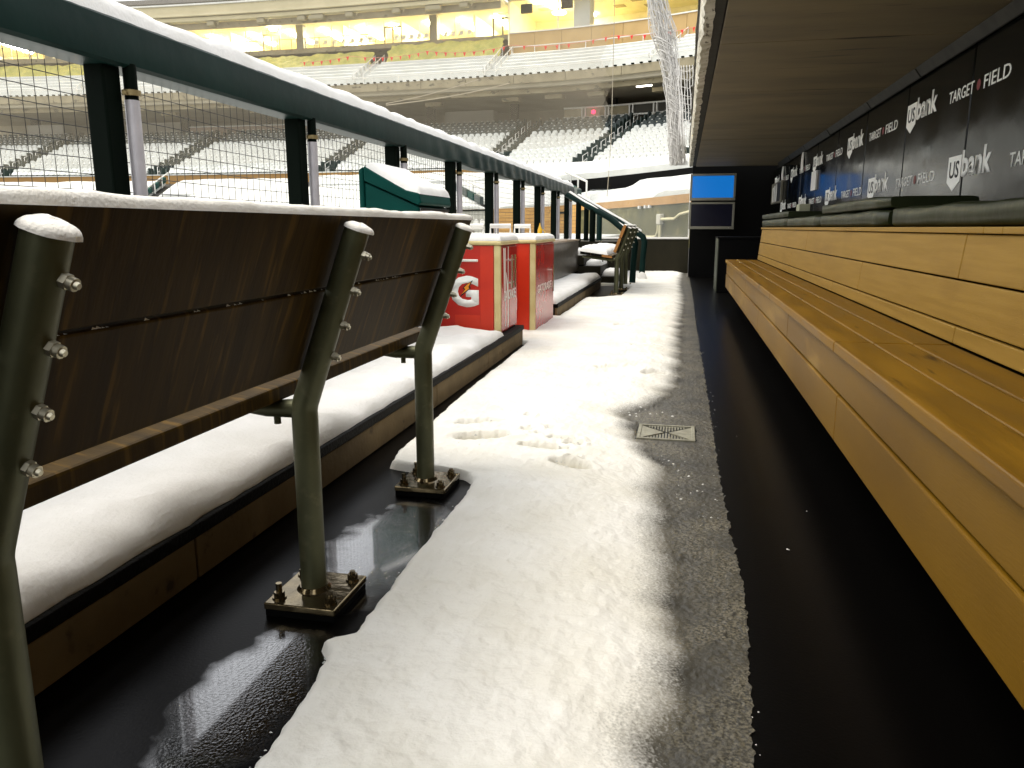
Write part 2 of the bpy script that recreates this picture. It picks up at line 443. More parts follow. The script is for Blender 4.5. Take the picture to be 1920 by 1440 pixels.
PANE = glass_mat("window_pane", (0.5, 0.45, 0.3), 0.06)

# ================================================================ THE DUGOUT SHELL
Y0, Y1 = -5.0, 15.4
g = MB(); g.box(-400, 400, -300, 500, -0.9, -0.6)
tag(g.build("ground", UNDER), kind='structure')
f = MB(); f.box(-2.1, 1.62, Y0, 17.2, -0.25, 0.0)
tag(f.build("floor", RUBBER), kind='structure')
# snowy playing field beyond the rail
fl = MB()
fl.box(-120, -2.24, Y0, 90, 0.2, 0.70)
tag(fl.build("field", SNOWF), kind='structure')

# front wall of the dugout below the rail, with its wooden capping
w = MB(); w.box(-2.23, -1.96, Y0, 13.0, 0.0, 0.66)
fw = tag(w.build("front_wall", DARKCONC), kind='structure')
w = MB(); w.box(-2.26, -1.93, Y0, 13.0, 0.662, 0.715)
w.build("coping", CONC, fw)
s_ = MB(); snow_pad(s_, -2.26, -1.95, 1.0, 13.0, 0.716, 0.05, r=0.05, step=0.08, seed=3, stepy=0.2)
s_.build("snow_cover", SNOW, fw)

# step ledge: concrete risers, black nosing and snow on top
def ledge(name, y0, y1, joints, seed):
    m = MB(); m.box(-1.958, -1.285, y0, y1, 0.0, 0.125)
    o = tag(m.build(name, DARKCONC), kind='structure')
    ys = [y0] + joints + [y1]
    for a, b in zip(ys[:-1], ys[1:]):
        m = MB(); m.box(-1.285, -1.262, a + 0.004, b - 0.004, 0.004, 0.122)
        m.build("riser_slab", CONC, o, bevel=0.004)
    m = MB(); m.box(-1.40, -1.252, y0, y1, 0.126, 0.165)
    m.build("nosing", NOSE, o, bevel=0.006)
    return o
led1 = ledge("step_ledge", Y0, 6.22, [-2.6, -0.4, 1.75, 3.9, 5.05], 1)
s_ = MB(); snow_pad(s_, -1.955, -1.266, -0.4, 5.56, 0.150, 0.075, r=0.09, step=0.06, seed=11, wob=0.009, rough=0.42, stepy=0.07)
s_.build("snow_cover", SNOW, led1)
led2 = ledge("step_ledge", 8.02, 12.5, [10.3], 2)
s_ = MB(); snow_pad(s_, -1.955, -1.268, 8.03, 12.49, 0.150, 0.085, r=0.09, step=0.07, seed=23, wob=0.008, stepy=0.1)
s_.build("snow_cover", SNOW, led2)

# ---------------------------------------------------------------- trodden snow on the floor
def interp(tab, y):
    return float(np.interp(y, [t[0] for t in tab], [t[1] for t in tab]))
LEFT = [(0.9, -0.69), (1.25, -0.71), (1.45, -0.735), (1.5, -0.715), (2.0, -0.722), (2.5, -0.722), (2.68, -0.735), (2.735, -0.79), (2.76, -0.95), (2.80, -1.11), (2.95, -1.14),
        (4.3, -1.195), (6.0, -1.215), (6.22, -1.24), (6.27, -1.92), (8.0, -1.92), (8.03, -1.262), (10.35, -1.255), (10.5, -1.0), (10.75, -0.82), (12.5, -0.78), (12.75, -0.95),
        (12.95, -1.2), (13.1, -1.9), (17.0, -1.95)]
SNOWR = [(0.9, -0.01), (1.22, 0.0), (1.67, 0.01), (1.94, 0.0), (2.3, -0.03), (2.83, -0.05), (3.1, -0.09), (3.35, -0.13), (3.45, -0.20), (3.75, -0.21), (3.84, -0.27), (3.95, -0.25), (4.1, -0.19), (4.4, -0.05), (5.3, 0.0),
         (7.2, -0.01), (10.6, 0.03), (13.7, -0.02), (16.5, 0.0), (17.0, 0.02)]
SLUSH = [(0.9, 0.15), (1.3, 0.165), (1.75, 0.19), (2.03, 0.198), (2.4, 0.186), (3.0, 0.177), (5.2, 0.173), (7.4, 0.16), (10.9, 0.165), (17.0, 0.14)]
FEET = [(-0.90, 3.47, 0.14, 0.045, 0.4, 0.030), (-0.83, 3.225, 0.135, 0.055, 0.35, 0.042), (-0.545, 3.12, 0.12, 0.040, -0.1, 0.05), (-0.48, 3.27, 0.075, 0.034, -0.1, 0.036),
        (-0.39, 2.885, 0.095, 0.045, -0.55, 0.046), (-0.40, 2.99, 0.030, 0.03, 0, 0.022), (-0.65, 3.40, 0.05, 0.02, 0.2, 0.022), (-0.56, 3.44, 0.05, 0.025, 0, 0.022),
        (-0.60, 3.33, 0.04, 0.02, 0.3, 0.016), (-0.42, 3.20, 0.045, 0.03, 0, 0.022), (-0.70, 3.63, 0.03, 0.03, 0, 0.014), (-0.18, 3.86, 0.13, 0.04, -0.2, 0.026),
        (-0.45, 5.1, 0.12, 0.05, 0.9, 0.014), (-0.30, 6.2, 0.12, 0.06, 1.1, 0.016), (-0.55, 7.4, 0.12, 0.06, 1.3, 0.015),
        (-0.14, 5.0, 0.14, 0.05, 1.0, 0.016)]
def floor_snow():
    us = np.r_[np.linspace(0, 0.07, 9)[:-1], np.linspace(0.07, 1.0, 190)]
    ys = [0.9]
    while ys[-1] < 17.0:
        ys.append(ys[-1] + max(0.0085 * ys[-1] / 1.5, 0.006))
    ys[-1] = 17.0
    V, melt, press = [], [], []
    for y in ys:
        l = interp(LEFT, y) + 0.006 * fbm(y * 5, 1.0) + 0.006 * noise.noise(Vector((y * 30, 2, 0)))
        if 1.44 < y < 1.53: l -= 0.045 * (1 - abs((y - 1.485) / 0.045))
        sl = interp(SLUSH, y) + 0.010 * fbm(y * 16, 5.0) + 0.008 * noise.noise(Vector((y * 60, 8, 0)))
        sr = interp(SNOWR, y) + 0.035 * fbm(y * 3.5, 9.0)
        for u in us:
            x = l + u * (sl - l)
            dl = x - l; dr = sr - x
            T = 0.044 + 0.006 * fbm(x * 1.7, y * 1.7, 2.0) + 0.006 * fbm(x * 6, y * 6, 4.0, 3) + 0.0045 * fbm(x * 24, y * 24, 1.0, 3)
            edge = math.sqrt(max(0.0, 1 - (1 - min(dl / 0.045, 1.0)) ** 2))
            mel = 1 - sstep((dr + 0.10) / 0.25)
            s = sstep((dr + 0.07) / 0.30) ** 0.8
            z = edge * (T * s)
            pr_v = 0.0
            for (fx, fy, a, b, an, dp) in FEET:
                ddx, ddy = x - fx, y - fy
                if abs(ddx) < 0.26 and abs(ddy) < 0.26:
                    p = ddx * math.cos(an) + ddy * math.sin(an); q = -ddx * math.sin(an) + ddy * math.cos(an)
                    r2 = math.sqrt((p / a) ** 2 + (q / b) ** 2) + 0.12 * fbm(x * 22, y * 22, 7)
                    pr_v = max(pr_v, min(1.0, dp / 0.045) * (1 - sstep((r2 - 0.72) / 0.30)))
                    z -= dp * s * (1 - sstep((r2 - 0.78) / 0.26)) - 0.008 * s * math.exp(-((r2 - 1.3) / 0.22) ** 2)
            if mel > 0.3:
                gr = noise.noise(Vector((x * 85, y * 85, 3)))
                z += 0.006 * mel * max(0.0, gr + 0.2) * sstep((sl - x) / 0.02)
                # clear patch over the drain
                if -0.185 < x < 0.105 and 3.44 < y < 3.75:
                    z = min(z, 0.001)
            z = max(z, 0.0035 if u > 0.002 else 0.001)
            V.append((x, y, z)); melt.append(mel); press.append(pr_v)
    n = len(us)
    F = []
    for i in range(len(ys) - 1):
        for j in range(n - 1):
            a = i * n + j
            cx = (V[a][0] + V[a + n + 1][0]) / 2; cy = (V[a][1] + V[a + n + 1][1]) / 2
            if -0.178 < cx < 0.098 and 3.455 < cy < 3.735:
                continue
            F.append((a, a + 1, a + n + 1, a + n))
    me = bpy.data.meshes.new("floor_snow")
    me.from_pydata(V, [], F)
    me.polygons.foreach_set("use_smooth", [True] * len(F))
    at = me.attributes.new("melt", 'FLOAT', 'POINT')
    at.data.foreach_set("value", melt)
    at2 = me.attributes.new("press", 'FLOAT', 'POINT')
    at2.data.foreach_set("value", press)
    me.materials.append(FLOORSNOW)
    o = bpy.data.objects.new("floor_snow", me)
    link(o)
    tag(o, "trodden white snow along the dugout aisle with shoe prints and a slushy grey edge", "snow", kind='stuff')
floor_snow()

# loose crumbs of snow and ice
cr = MB()
def crumb(mb, x, y, z, r):
    vs = []
    for a, b in ((0, 0), (1.1, 0), (2.2, 0), (3.3, 0), (4.4, 0), (5.5, 0)):
        k = r * random.uniform(0.6, 1.2)
        vs.append((x + k * math.cos(a), y + k * math.sin(a), z + r * random.uniform(0.0, 0.25)))
    vs.append((x + random.uniform(-.3, .3) * r, y, z + r * random.uniform(0.6, 1.0)))
    mb.add(vs, [(i, (i + 1) % 6, 6) for i in range(6)], 0)
for _ in range(160):
    y = random.uniform(1.0, 9.0) ** 1.0; x = 0.165 + random.gauss(0, 0.022)
    crumb(cr, x, y, 0.002, random.uniform(0.001, 0.003))
for x, y, r in ((0.345, 2.30, 0.007), (0.06, 2.95, 0.014), (0.09, 2.78, 0.010), (0.02, 3.02, 0.008), (0.11, 2.86, 0.008), (0.15, 2.70, 0.009), (0.0, 3.1, 0.012), (-0.02, 3.14, 0.010),
                (0.03, 2.68, 0.011), (0.13, 2.52, 0.008), (0.28, 3.6, 0.003), (0.45, 2.65, 0.003)):
    crumb(cr, x, y, 0.004, r * (0.55 if x < 0.2 else 0.9))
for _ in range(40):
    y = random.uniform(2.4, 3.25); crumb(cr, random.uniform(-0.08, 0.17), y, 0.004, random.uniform(0.0012, 0.0035))
for fx, fy, *_r in FEET[:12]:
    for _ in range(12):
        crumb(cr, fx + random.gauss(0, 0.10), fy + random.gauss(0, 0.07), 0.036, random.uniform(0.003, 0.010))
for yc in (1.12, 1.49, 1.93, 2.38):
    for _ in range(7):
        y = yc + random.gauss(0, 0.05)
        crumb(cr, interp(LEFT, y) - abs(random.gauss(0.0, 0.012)), y, 0.002, random.choice((0.0015, 0.002, 0.003, 0.006)))
tag(cr.build("snow_crumbs", ICE), "loose crumbs of ice scattered along the melting snow edge", "ice crumbs", kind='stuff')

# drain grate
dg = thing("drain_grate", "square metal floor drain grate with crossed slot pattern set in the slush", "drain", (-0.04, 3.595, 0))
gx0, gx1, gy0, gy1, gz = -0.172, 0.092, 3.462, 3.728, 0.006
m = MB()
for a in ((gx0, gx1, gy0, gy0 + 0.016), (gx0, gx1, gy1 - 0.016, gy1), (gx0, gx0 + 0.016, gy0 + 0.016, gy1 - 0.016), (gx1 - 0.016, gx1, gy0 + 0.016, gy1 - 0.016)):
    m.box(a[0], a[1], a[2], a[3], -0.01, gz + 0.004)
GR = mat("worn_drain_metal", (0.27, 0.26, 0.19), (0.18, 0.17, 0.12), 30, rough=0.5, metal=0.1)
m.build("rim", GR, dg, bevel=0.002)
cxg, cyg = (gx0 + gx1) / 2, (gy0 + gy1) / 2
for sx in (-1, 1):
    e = cxg + sx * (gx1 - gx0) * 0.44
    m = MB(); hh = (gy1 - gy0) * 0.42
    vs = [(cxg + sx * 0.012, cyg, gz), (e, cyg - hh, gz), (e, cyg + hh, gz)]
    vs += [(v[0], v[1], gz - 0.01) for v in vs]
    m.add(vs, [(0, 1, 2), (3, 5, 4), (0, 3, 4, 1), (1, 4, 5, 2), (2, 5, 3, 0)])
    m.build("solid_plate", GR, dg, recalc=True)
for k in range(-8, 9):
    x = cxg + k * 0.0135
    lim = abs(k) * 0.0135 / ((gx1 - gx0) * 0.44) * (gy1 - gy0) * 0.42 + 0.012
    for sy in (-1, 1):
        if lim < 0.10:
            m = MB(); y_a, y_b = sorted((cyg + sy * lim, cyg + sy * 0.113))
            m.box(x - 0.0035, x + 0.0035, y_a, y_b, gz - 0.012, gz)
            m.build("grate_bar", GR, dg)
m = MB(); m.box(gx0, gx1, gy0, gy1, -0.05, -0.04)
m = None

# ---------------------------------------------------------------- roof and ceiling
ro = MB(); ro.box(0.165, 6.0, Y0, 15.1, 2.075, 2.42)
roof = tag(ro.build("ceiling", BLACKWALL), kind='structure')
y = Y0
while y < 15.05:
    wd = random.choice((1.2, 1.8, 2.4))
    yb = min(y + wd, 15.08)
    m = MB(); dz = random.uniform(0, 0.004)
    x1 = 1.6
    m.box(0.17, x1, y + 0.001, yb - 0.001, 2.046 + dz, 2.074)
    if yb > 2.5:
        m.build("board", CEIL, roof, bevel=0.003, seg=1)
    else:
        m.build("board", CEIL, roof)
    y = yb
# front edge of the roof: dark recess, then flaking pale edge beam with snow
e = MB(); e.box(0.10, 0.162, Y0, 15.12, 2.06, 2.40)
e.build("edge_channel", DARKCONC, roof)
def ragged_edge():
    mb = MB(); rows = []
    ys = np.arange(Y0, 15.15, 0.06)
    for yy in ys:
        o1 = 0.010 * fbm(yy * 5, 3.3) ; o2 = 0.016 * fbm(yy * 4, 8.1) + 0.008 * noise.noise(Vector((yy * 21, 1, 1)))
        rows.append([(0.112 + o1, yy, 2.052), (0.060 + o2, yy, 2.046 + o1), (0.050 + o2, yy, 2.09), (0.055 + o2, yy, 2.40), (0.10, yy, 2.42)])
    mb.strip(rows)
    return mb
ragged_edge().build("edge_beam", EDGE, roof, recalc=True)
s_ = MB(); snow_pad(s_, 0.03, 0.5, 0.5, 15.1, 2.42, 0.10, r=0.06, step=0.08, seed=31, stepy=0.2)
s_.build("snow_cover", SNOW, roof)

# ---------------------------------------------------------------- padded wall
wl_ = MB(); wl_.box(1.64, 1.9, Y0, 15.4, 0.0, 2.07)
wall = tag(wl_.build("wall", BLACKWALL), kind='structure')
for k in range(-5, 8):
    a = 5.2 + 1.36 * k
    m = MB(); m.box(1.600, 1.638, a + 0.006, a + 1.354, 0.96, 1.995)
    m.build("padded_panel", PANEL, wall, bevel=0.012, seg=3)
y = -3.0
for ln in (1.7, 2.1, 1.9, 1.3, 2.2, 1.5, 2.0, 1.8, 1.6, 1.4):
    m = MB(); dz = random.uniform(-0.006, 0.008)
    m.prism([(1.53, 2.043), (1.599, 2.043), (1.599, 1.985 + dz), (1.575, 1.975 + dz)], y + 0.012, min(y + ln, 15.0) - 0.012)
    m.build("corner_trim", GASKET, wall, bevel=0.006)
    y += ln

DG = None
def text_mesh(txt, size, offset=0.0, extrude=0.002, sx=1.0, name="lettering", spacing=1.0):
    cu = bpy.data.curves.new("t", 'FONT')
    cu.body = txt; cu.size = size; cu.offset = offset; cu.extrude = extrude; cu.resolution_u = 3
    cu.space_character = spacing
    ob = bpy.data.objects.new("t", cu)
    COL.objects.link(ob)
    dg_ = bpy.context.evaluated_depsgraph_get()
    me = bpy.data.meshes.new_from_object(ob.evaluated_get(dg_))
    bpy.data.objects.remove(ob)
    co = np.zeros(len(me.vertices) * 3); me.vertices.foreach_get("co", co); co = co.reshape(-1, 3)
    co[:, 0] -= co[:, 0].min(); co[:, 0] *= sx
    wdt = co[:, 0].max()
    me.vertices.foreach_set("co", co.ravel()); me.update()
    me.name = name
    return me, wdt
def fit_text(txt, height, width, offset, extrude=0.0015, spacing=1.0):
    """text scaled to a cap height and a width"""
    me, w0 = text_mesh(txt, 1.0, offset, 0.0, 1.0, spacing=spacing)
    co = np.zeros(len(me.vertices) * 3); me.vertices.foreach_get("co", co); co = co.reshape(-1, 3)
    h0 = co[:, 1].max() - min(co[:, 1].min(), 0)
    co[:, 0] *= width / w0; co[:, 1] *= height / h0
    me.vertices.foreach_set("co", co.ravel()); me.update()
    bm = bmesh.new(); bm.from_mesh(me)
    r = bmesh.ops.extrude_face_region(bm, geom=bm.faces[:])
    bmesh.ops.translate(bm, verts=[v for v in r['geom'] if isinstance(v, bmesh.types.BMVert)], vec=(0, 0, extrude))
    bmesh.ops.recalc_face_normals(bm, faces=bm.faces)
    bm.to_mesh(me); bm.free()
    return me
def place(me, name, material, matrix, parent):
    if not me.materials: me.materials.append(material)
    o = bpy.data.objects.new(name, me)
    link(o, parent)
    o.matrix_basis = matrix
    return o
def wall_matrix(x, y, z):   # local x -> -Y, local y -> +Z, local z -> -X
    return Matrix(((0, 0, -1, x), (-1, 0, 0, y), (0, 1, 0, z), (0, 0, 0, 1)))
ME_TARGET = fit_text("TARGET", 0.072, 0.435, 0.006)
ME_FIELD = fit_text("FIELD", 0.072, 0.375, 0.006)
ME_BANK = fit_text("bank", 0.155, 0.47, 0.030)
ME_US = fit_text("US", 0.100, 0.170, 0.014, extrude=0.001)
sh = MB()
sp = [(0, 0.0), (0, 0.152), (0.235, 0.152), (0.235, 0.0), (0.118, -0.055)]
sh.add([(a, b, 0) for a, b in sp] + [(a, b, 0.0015) for a, b in sp], [(5, 6, 7, 8, 9)[::-1], (0, 1, 2, 3, 4)] + [(i, (i + 1) % 5, 5 + (i + 1) % 5, 5 + i) for i in range(5)])
ME_SHIELD = sh.mesh("emblem", WHITEP)
ds = MB()
ds.add([(0.031 * math.cos(t), 0.031 * math.sin(t), 0.0015) for t in np.linspace(0, 2 * math.pi, 21)[:-1]], [tuple(range(20))])
ME_DOT = ds.mesh("dot", REDP)
XW = 1.5995
def logo_pair(y, z, with_target=True, with_bank=True):
    if with_bank:
        place(ME_SHIELD, "shield_emblem", WHITEP, wall_matrix(XW, y, z), wall)
        place(ME_US, "lettering", BLACKP, wall_matrix(XW - 0.002, y - 0.035, z + 0.025), wall)
        place(ME_BANK, "lettering", WHITEP, wall_matrix(XW, y - 0.245, z + 0.028), wall)
    if with_target:
        yy = y - 0.96
        place(ME_TARGET, "lettering", WHITEP, wall_matrix(XW, yy, z + 0.026), wall)
        place(ME_DOT, "red_dot", REDP, wall_matrix(XW, yy - 0.51, z + 0.060), wall)
        place(ME_FIELD, "lettering", WHITEP, wall_matrix(XW, yy - 0.59, z + 0.026), wall)
for k in range(-2, 5):
    logo_pair(6.555 + 2.19 * k, 1.685)
for k in range(-2, 5):
    logo_pair(5.469 + 2.19 * k, 1.225)

# end wall, parapet
ew = MB(); ew.box(0.12, 3.0, 15.7, 15.9, 0.0, 2.6)
tag(ew.build("wall", BLACKWALL), kind='structure')
ew = MB(); ew.box(-0.2, 1.9, Y0 - 0.2, Y0, 0.0, 2.4)
tag(ew.build("wall", BLACKWALL), kind='structure')
pw = MB(); pw.box(-2.24, 0.118, 17.0, 17.2, 0.0, 0.712)
par = tag(pw.build("parapet", DARKCONC), kind='structure')
w = MB(); w.box(-2.24, -1.13, 14.6, 16.99, 0.0, 0.70)
w.build("side_wall", DARKCONC, par)
w = MB(); w.box(-2.0, 0.118, 16.98, 17.22, 0.714, 0.752)
w.build("coping", WHITEPL, par, bevel=0.006)

# plexiglass barrier on the parapet
px = thing("plexiglass_barrier", "hazy clear plexiglass barrier in white frame on the end parapet", "barrier", (-0.9, 17.1, 0.75))
m = MB(); m.box(-2.0, 0.09, 17.095, 17.105, 0.753, 1.76)
m.build("pane", PLEXI, px)
m = MB(); m.box(0.091, 0.118, 17.07, 17.13, 0.753, 1.9)
m.build("post", WHITEPL, px, bevel=0.004)

# ---------------------------------------------------------------- the long tan bench
lb = thing("dugout_bench", "long tan slatted dugout bench running along the black padded wall", "bench", (0.9, 4.5, 0))
BE = 9.9
def runs(joints):
    js = [-1.2] + joints + [BE]
    return list(zip(js[:-1], js[1:]))
m = MB(); m.box(0.80, 1.58, -1.2, BE - 0.05, 0.004, 0.52)
m.build("plinth", BLACKWALL, lb)
for a, b in runs([0.73, 2.78, 4.83, 6.88, 8.93]):
    for x0, x1 in ((0.515, 0.634), (0.640, 0.756), (0.762, 0.884)):
        m = MB(); m.box(x0, x1, a + 0.003, b - 0.003, 0.532 + random.uniform(-.001, .001), 0.570 + random.uniform(-.0012, .0012))
        m.build("seat_plank", TANS, lb, bevel=0.007, seg=3)
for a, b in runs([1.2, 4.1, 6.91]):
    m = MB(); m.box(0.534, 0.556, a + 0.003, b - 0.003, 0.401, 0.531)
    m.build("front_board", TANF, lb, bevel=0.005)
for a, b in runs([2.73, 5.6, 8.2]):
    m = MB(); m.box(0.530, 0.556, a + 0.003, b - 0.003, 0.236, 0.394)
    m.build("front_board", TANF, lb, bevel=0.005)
def lean(x0, z0, x1, z1, t):
    nx, nz_ = (z1 - z0), -(x1 - x0); L_ = math.hypot(nx, nz_); nx, nz_ = nx / L_ * t, nz_ / L_ * t
    return [(x0, z0), (x1, z1), (x1 + nx, z1 + nz_), (x0 + nx, z0 + nz_)]
for a, b in runs([0.75, 2.80, 5.0, 7.0]):
    m = MB(); m.prism(lean(0.888, 0.573, 0.892, 0.629, 0.022), a + 0.003, b - 0.003)
    m.build("back_board", TAN, lb, bevel=0.004, recalc=True)
for a, b in runs([1.7, 4.32, 7.0]):
    m = MB(); m.prism(lean(0.893, 0.635, 0.907, 0.776, 0.022), a + 0.003, b - 0.003)
    m.build("back_board", TAN, lb, bevel=0.004, recalc=True)
for a, b in runs([2.88, 6.3]):
    m = MB(); m.prism(lean(0.908, 0.782, 0.922, 0.929, 0.022), a + 0.003, b - 0.003)
    m.build("back_board", TAN, lb, bevel=0.004, recalc=True)
for a, b in runs([2.55, 2.70, 7.2]):
    m = MB(); m.box(0.908, 1.02, a + 0.001, b - 0.001, 0.932, 0.953)
    m.build("cap_board", TAN, lb, bevel=0.004)
m = MB(); m.box(1.022, 1.598, -1.2, BE, 0.90, 0.952)
m.build("shelf", BLACKWALL, lb)
m = MB(); m.prism([(0.56, 0.24), (0.56, 0.53), (0.885, 0.53), (0.925, 0.93), (1.02, 0.93), (1.02, 0.24)], BE - 0.03, BE - 0.004)
m.build("end_panel", BLACKWALL, lb)

# green seat pads on the shelf behind the backrest
def cushion(x0, x1, y0, y1, z0, z1, label, seed):
    mb = MB(); nx, ny, nz = 8, max(8, int((y1 - y0) / 0.09)), 5
    def q(x, y, z):
        w_ = 0.007 * fbm(y * 6 + seed, z * 5, seed, 3) + 0.006 * math.sin((y * 9 + z * 22) + seed) * (0.5 + fbm(y * 2.0, seed, 0, 2))
        return w_
    top, front = [], []
    m_ = MB()
    # rounded block: superellipse cross section swept along y
    rows = []
    for j in range(ny + 1):
        t = j / ny; y = y0 + t * (y1 - y0)
        en = min(t, 1 - t) * (y1 - y0); sh_ = math.sqrt(max(0, 1 - (1 - min(en / 0.022, 1)) ** 2))
        sh_ = 0.86 + 0.14 * sh_
        row = []
        for i in range(20):
            th = 2 * math.pi * i / 20
            c, s = math.cos(th), math.sin(th)
            ex = 0.28
            X = (x0 + x1) / 2 + (x1 - x0) / 2 * math.copysign(abs(c) ** ex, c) * sh_
            Z = (z0 + z1) / 2 + (z1 - z0) / 2 * math.copysign(abs(s) ** ex, s) * sh_
            Z = max(Z, z0)
            d = q(X, y, Z)
            row.append((X + d, y, max(z0, Z + (d * 0.8 if s > 0 else 0))))
        row.append(row[0])
        rows.append(row)
    m_.strip(rows, 0, True)
    m_.add(rows[0][:-1], [tuple(range(20))]); m_.add(rows[-1][:-1], [tuple(range(19, -1, -1))])
    o = m_.build("bench_cushion", OLIVEV, None, recalc=True)
    return tag(o, label, "cushion", "green vinyl seat pads on the bench back shelf")
cushion(0.935, 1.38, -0.8, 4.04, 0.954, 1.040, "longest green vinyl pad, nearest on the shelf behind the tan bench", 1.0)
cushion(0.935, 1.38, 4.13, 5.99, 0.954, 1.038, "middle green vinyl pad with another pad stacked on top of it", 2.0)
cushion(0.935, 1.38, 6.02, 7.78, 0.954, 1.040, "green vinyl pad with nothing stacked on it, between two double stacks", 3.0)
cushion(0.935, 1.38, 7.81, 10.2, 0.954, 1.044, "lower green vinyl pad of the farthest stack by the dark end wall", 4.0)
cushion(0.945, 1.40, 4.16, 6.02, 1.040, 1.108, "upper green vinyl pad lying on the middle pad of the shelf", 5.0)
cushion(0.940, 1.36, 7.95, 10.3, 1.046, 1.108, "upper green vinyl pad of the farthest stack by the dark end wall", 6.0)

# ---------------------------------------------------------------- screens hung at the end of the dugout
def tv(z0, z1, scr, label):
    t = thing("wall_screen", label, "television", (0.50, 15.25, z0), "screens at the end of the dugout")
    x0, x1 = 0.085, 0.905
    m = MB(); m.box(x0, x1, 15.20, 15.28, z0, z1)
    b = m.build("casing", SILVER, t, bevel=0.006)
    m = MB()
    for a in ((x0, x1, z0, z0 + 0.05), (x0, x1, z1 - 0.035, z1), (x0, x0 + 0.038, z0 + 0.05, z1 - 0.035), (x1 - 0.038, x1, z0 + 0.05, z1 - 0.035)):
        m.box(a[0], a[1], 15.18, 15.199, a[2], a[3])
    m.build("bezel", SILVER, t, bevel=0.004)
    m = MB(); m.box(x0 + 0.039, x1 - 0.039, 15.192, 15.198, z0 + 0.051, z1 - 0.036)
    m.build("screen", scr, t)
    m = MB(); m.box(x1 - 0.10, x1 - 0.085, 15.1795, 15.1835, z0 + 0.02, z0 + 0.026)
    m.build("indicator", WHITEPL, t)
    m = MB(); m.box(0.42, 0.58, 15.281, 15.695, (z0 + z1) / 2 - 0.05, (z0 + z1) / 2 + 0.05)
    m.build("mount", BLACKWALL, t)
tv(1.445, 1.925, SCREEN, "flat screen showing plain bright blue, upper of the two at the dugout end")
tv(0.925, 1.415, SCREENOFF, "flat screen with dark picture, lower of the two at the dugout end")

# low cabinet beyond the bench end, things on the far wall
cb = thing("end_cabinet", "narrow dark cabinet with pale green side beyond the far end of the tan bench", "cabinet", (0.72, 12.2, 0))
m = MB(); m.box(0.52, 1.3, 12.0, 12.9, 0.004, 0.79); m.build("body", BLACKWALL, cb)
m = MB(); m.box(0.505, 0.519, 12.0, 12.9, 0.004, 0.79); m.build("side_panel", mat("pale_green_laminate", (0.030, 0.037, 0.020), rough=0.5), cb, bevel=0.003)
m = MB(); m.box(0.50, 1.3, 11.98, 12.9, 0.792, 0.815); m.build("top", BLACKWALL, cb)

bd = thing("notice_board", "framed board with white slips on the far end of the black padded wall", "notice board", (1.55, 14.9, 1.4))
m = MB(); m.box(1.56, 1.598, 14.0, 15.4, 1.37, 1.73); m.build("frame", SILVER, bd, bevel=0.004)
for k, a in enumerate((14.55, 14.80, 15.05)):
    m = MB(); m.box(1.553, 1.559, a, a + 0.11, 1.40, 1.70 - 0.02 * k); m.build("slip", PAPER, bd)
m = MB(); m.box(1.553, 1.559, 14.06, 14.48, 1.40, 1.70); m.build("dark_pane", BLACKP, bd)
m = MB(); m.box(1.578, 1.598, 10.5, 10.87, 1.415, 1.65)
sheet = tag(m.build("wall_sheet", PAPER), "white sheet pinned on the black panels under the upper lettering row", "paper")
def curl(name, y, z0, z1, label):
    mb = MB(); rows = []
    for i in range(13):
        t = i / 12; z = z0 + t * (z1 - z0); wd = 0.11 * (1 - t) ** 0.7 * (0.35 + 0.65 * min(1, t * 6)) + 0.012
        rows.append([(1.588 - 0.004 * math.sin(t * 5), y - wd, z), (1.572 - 0.006 * math.sin(t * 4), y, z), (1.588, y + wd, z)])
    mb.strip(rows, 0, True)
    rows2 = [[(p[0] + 0.006, p[1], p[2]) for p in r] for r in rows]
    mb.strip([r[::-1] for r in rows2], 0, True)
    o = mb.build(name, PAPER)
    return tag(o, label, "towel", "white cloths hanging on the dugout wall")
curl("hanging_cloth", 11.85, 1.73, 1.99, "white pointed cloth hanging high on the wall, nearer of the two")
curl("hanging_cloth", 14.1, 1.73, 1.96, "white pointed cloth hanging above the framed notice board")
m = MB(); m.box(1.30, 1.42, 9.7, 9.95, 1.13, 1.22)
tag(m.build("small_carton", mat("pale_carton", (0.42, 0.42, 0.28), rough=0.6), bevel=0.006), "small pale carton on the farthest stack of green pads", "box")
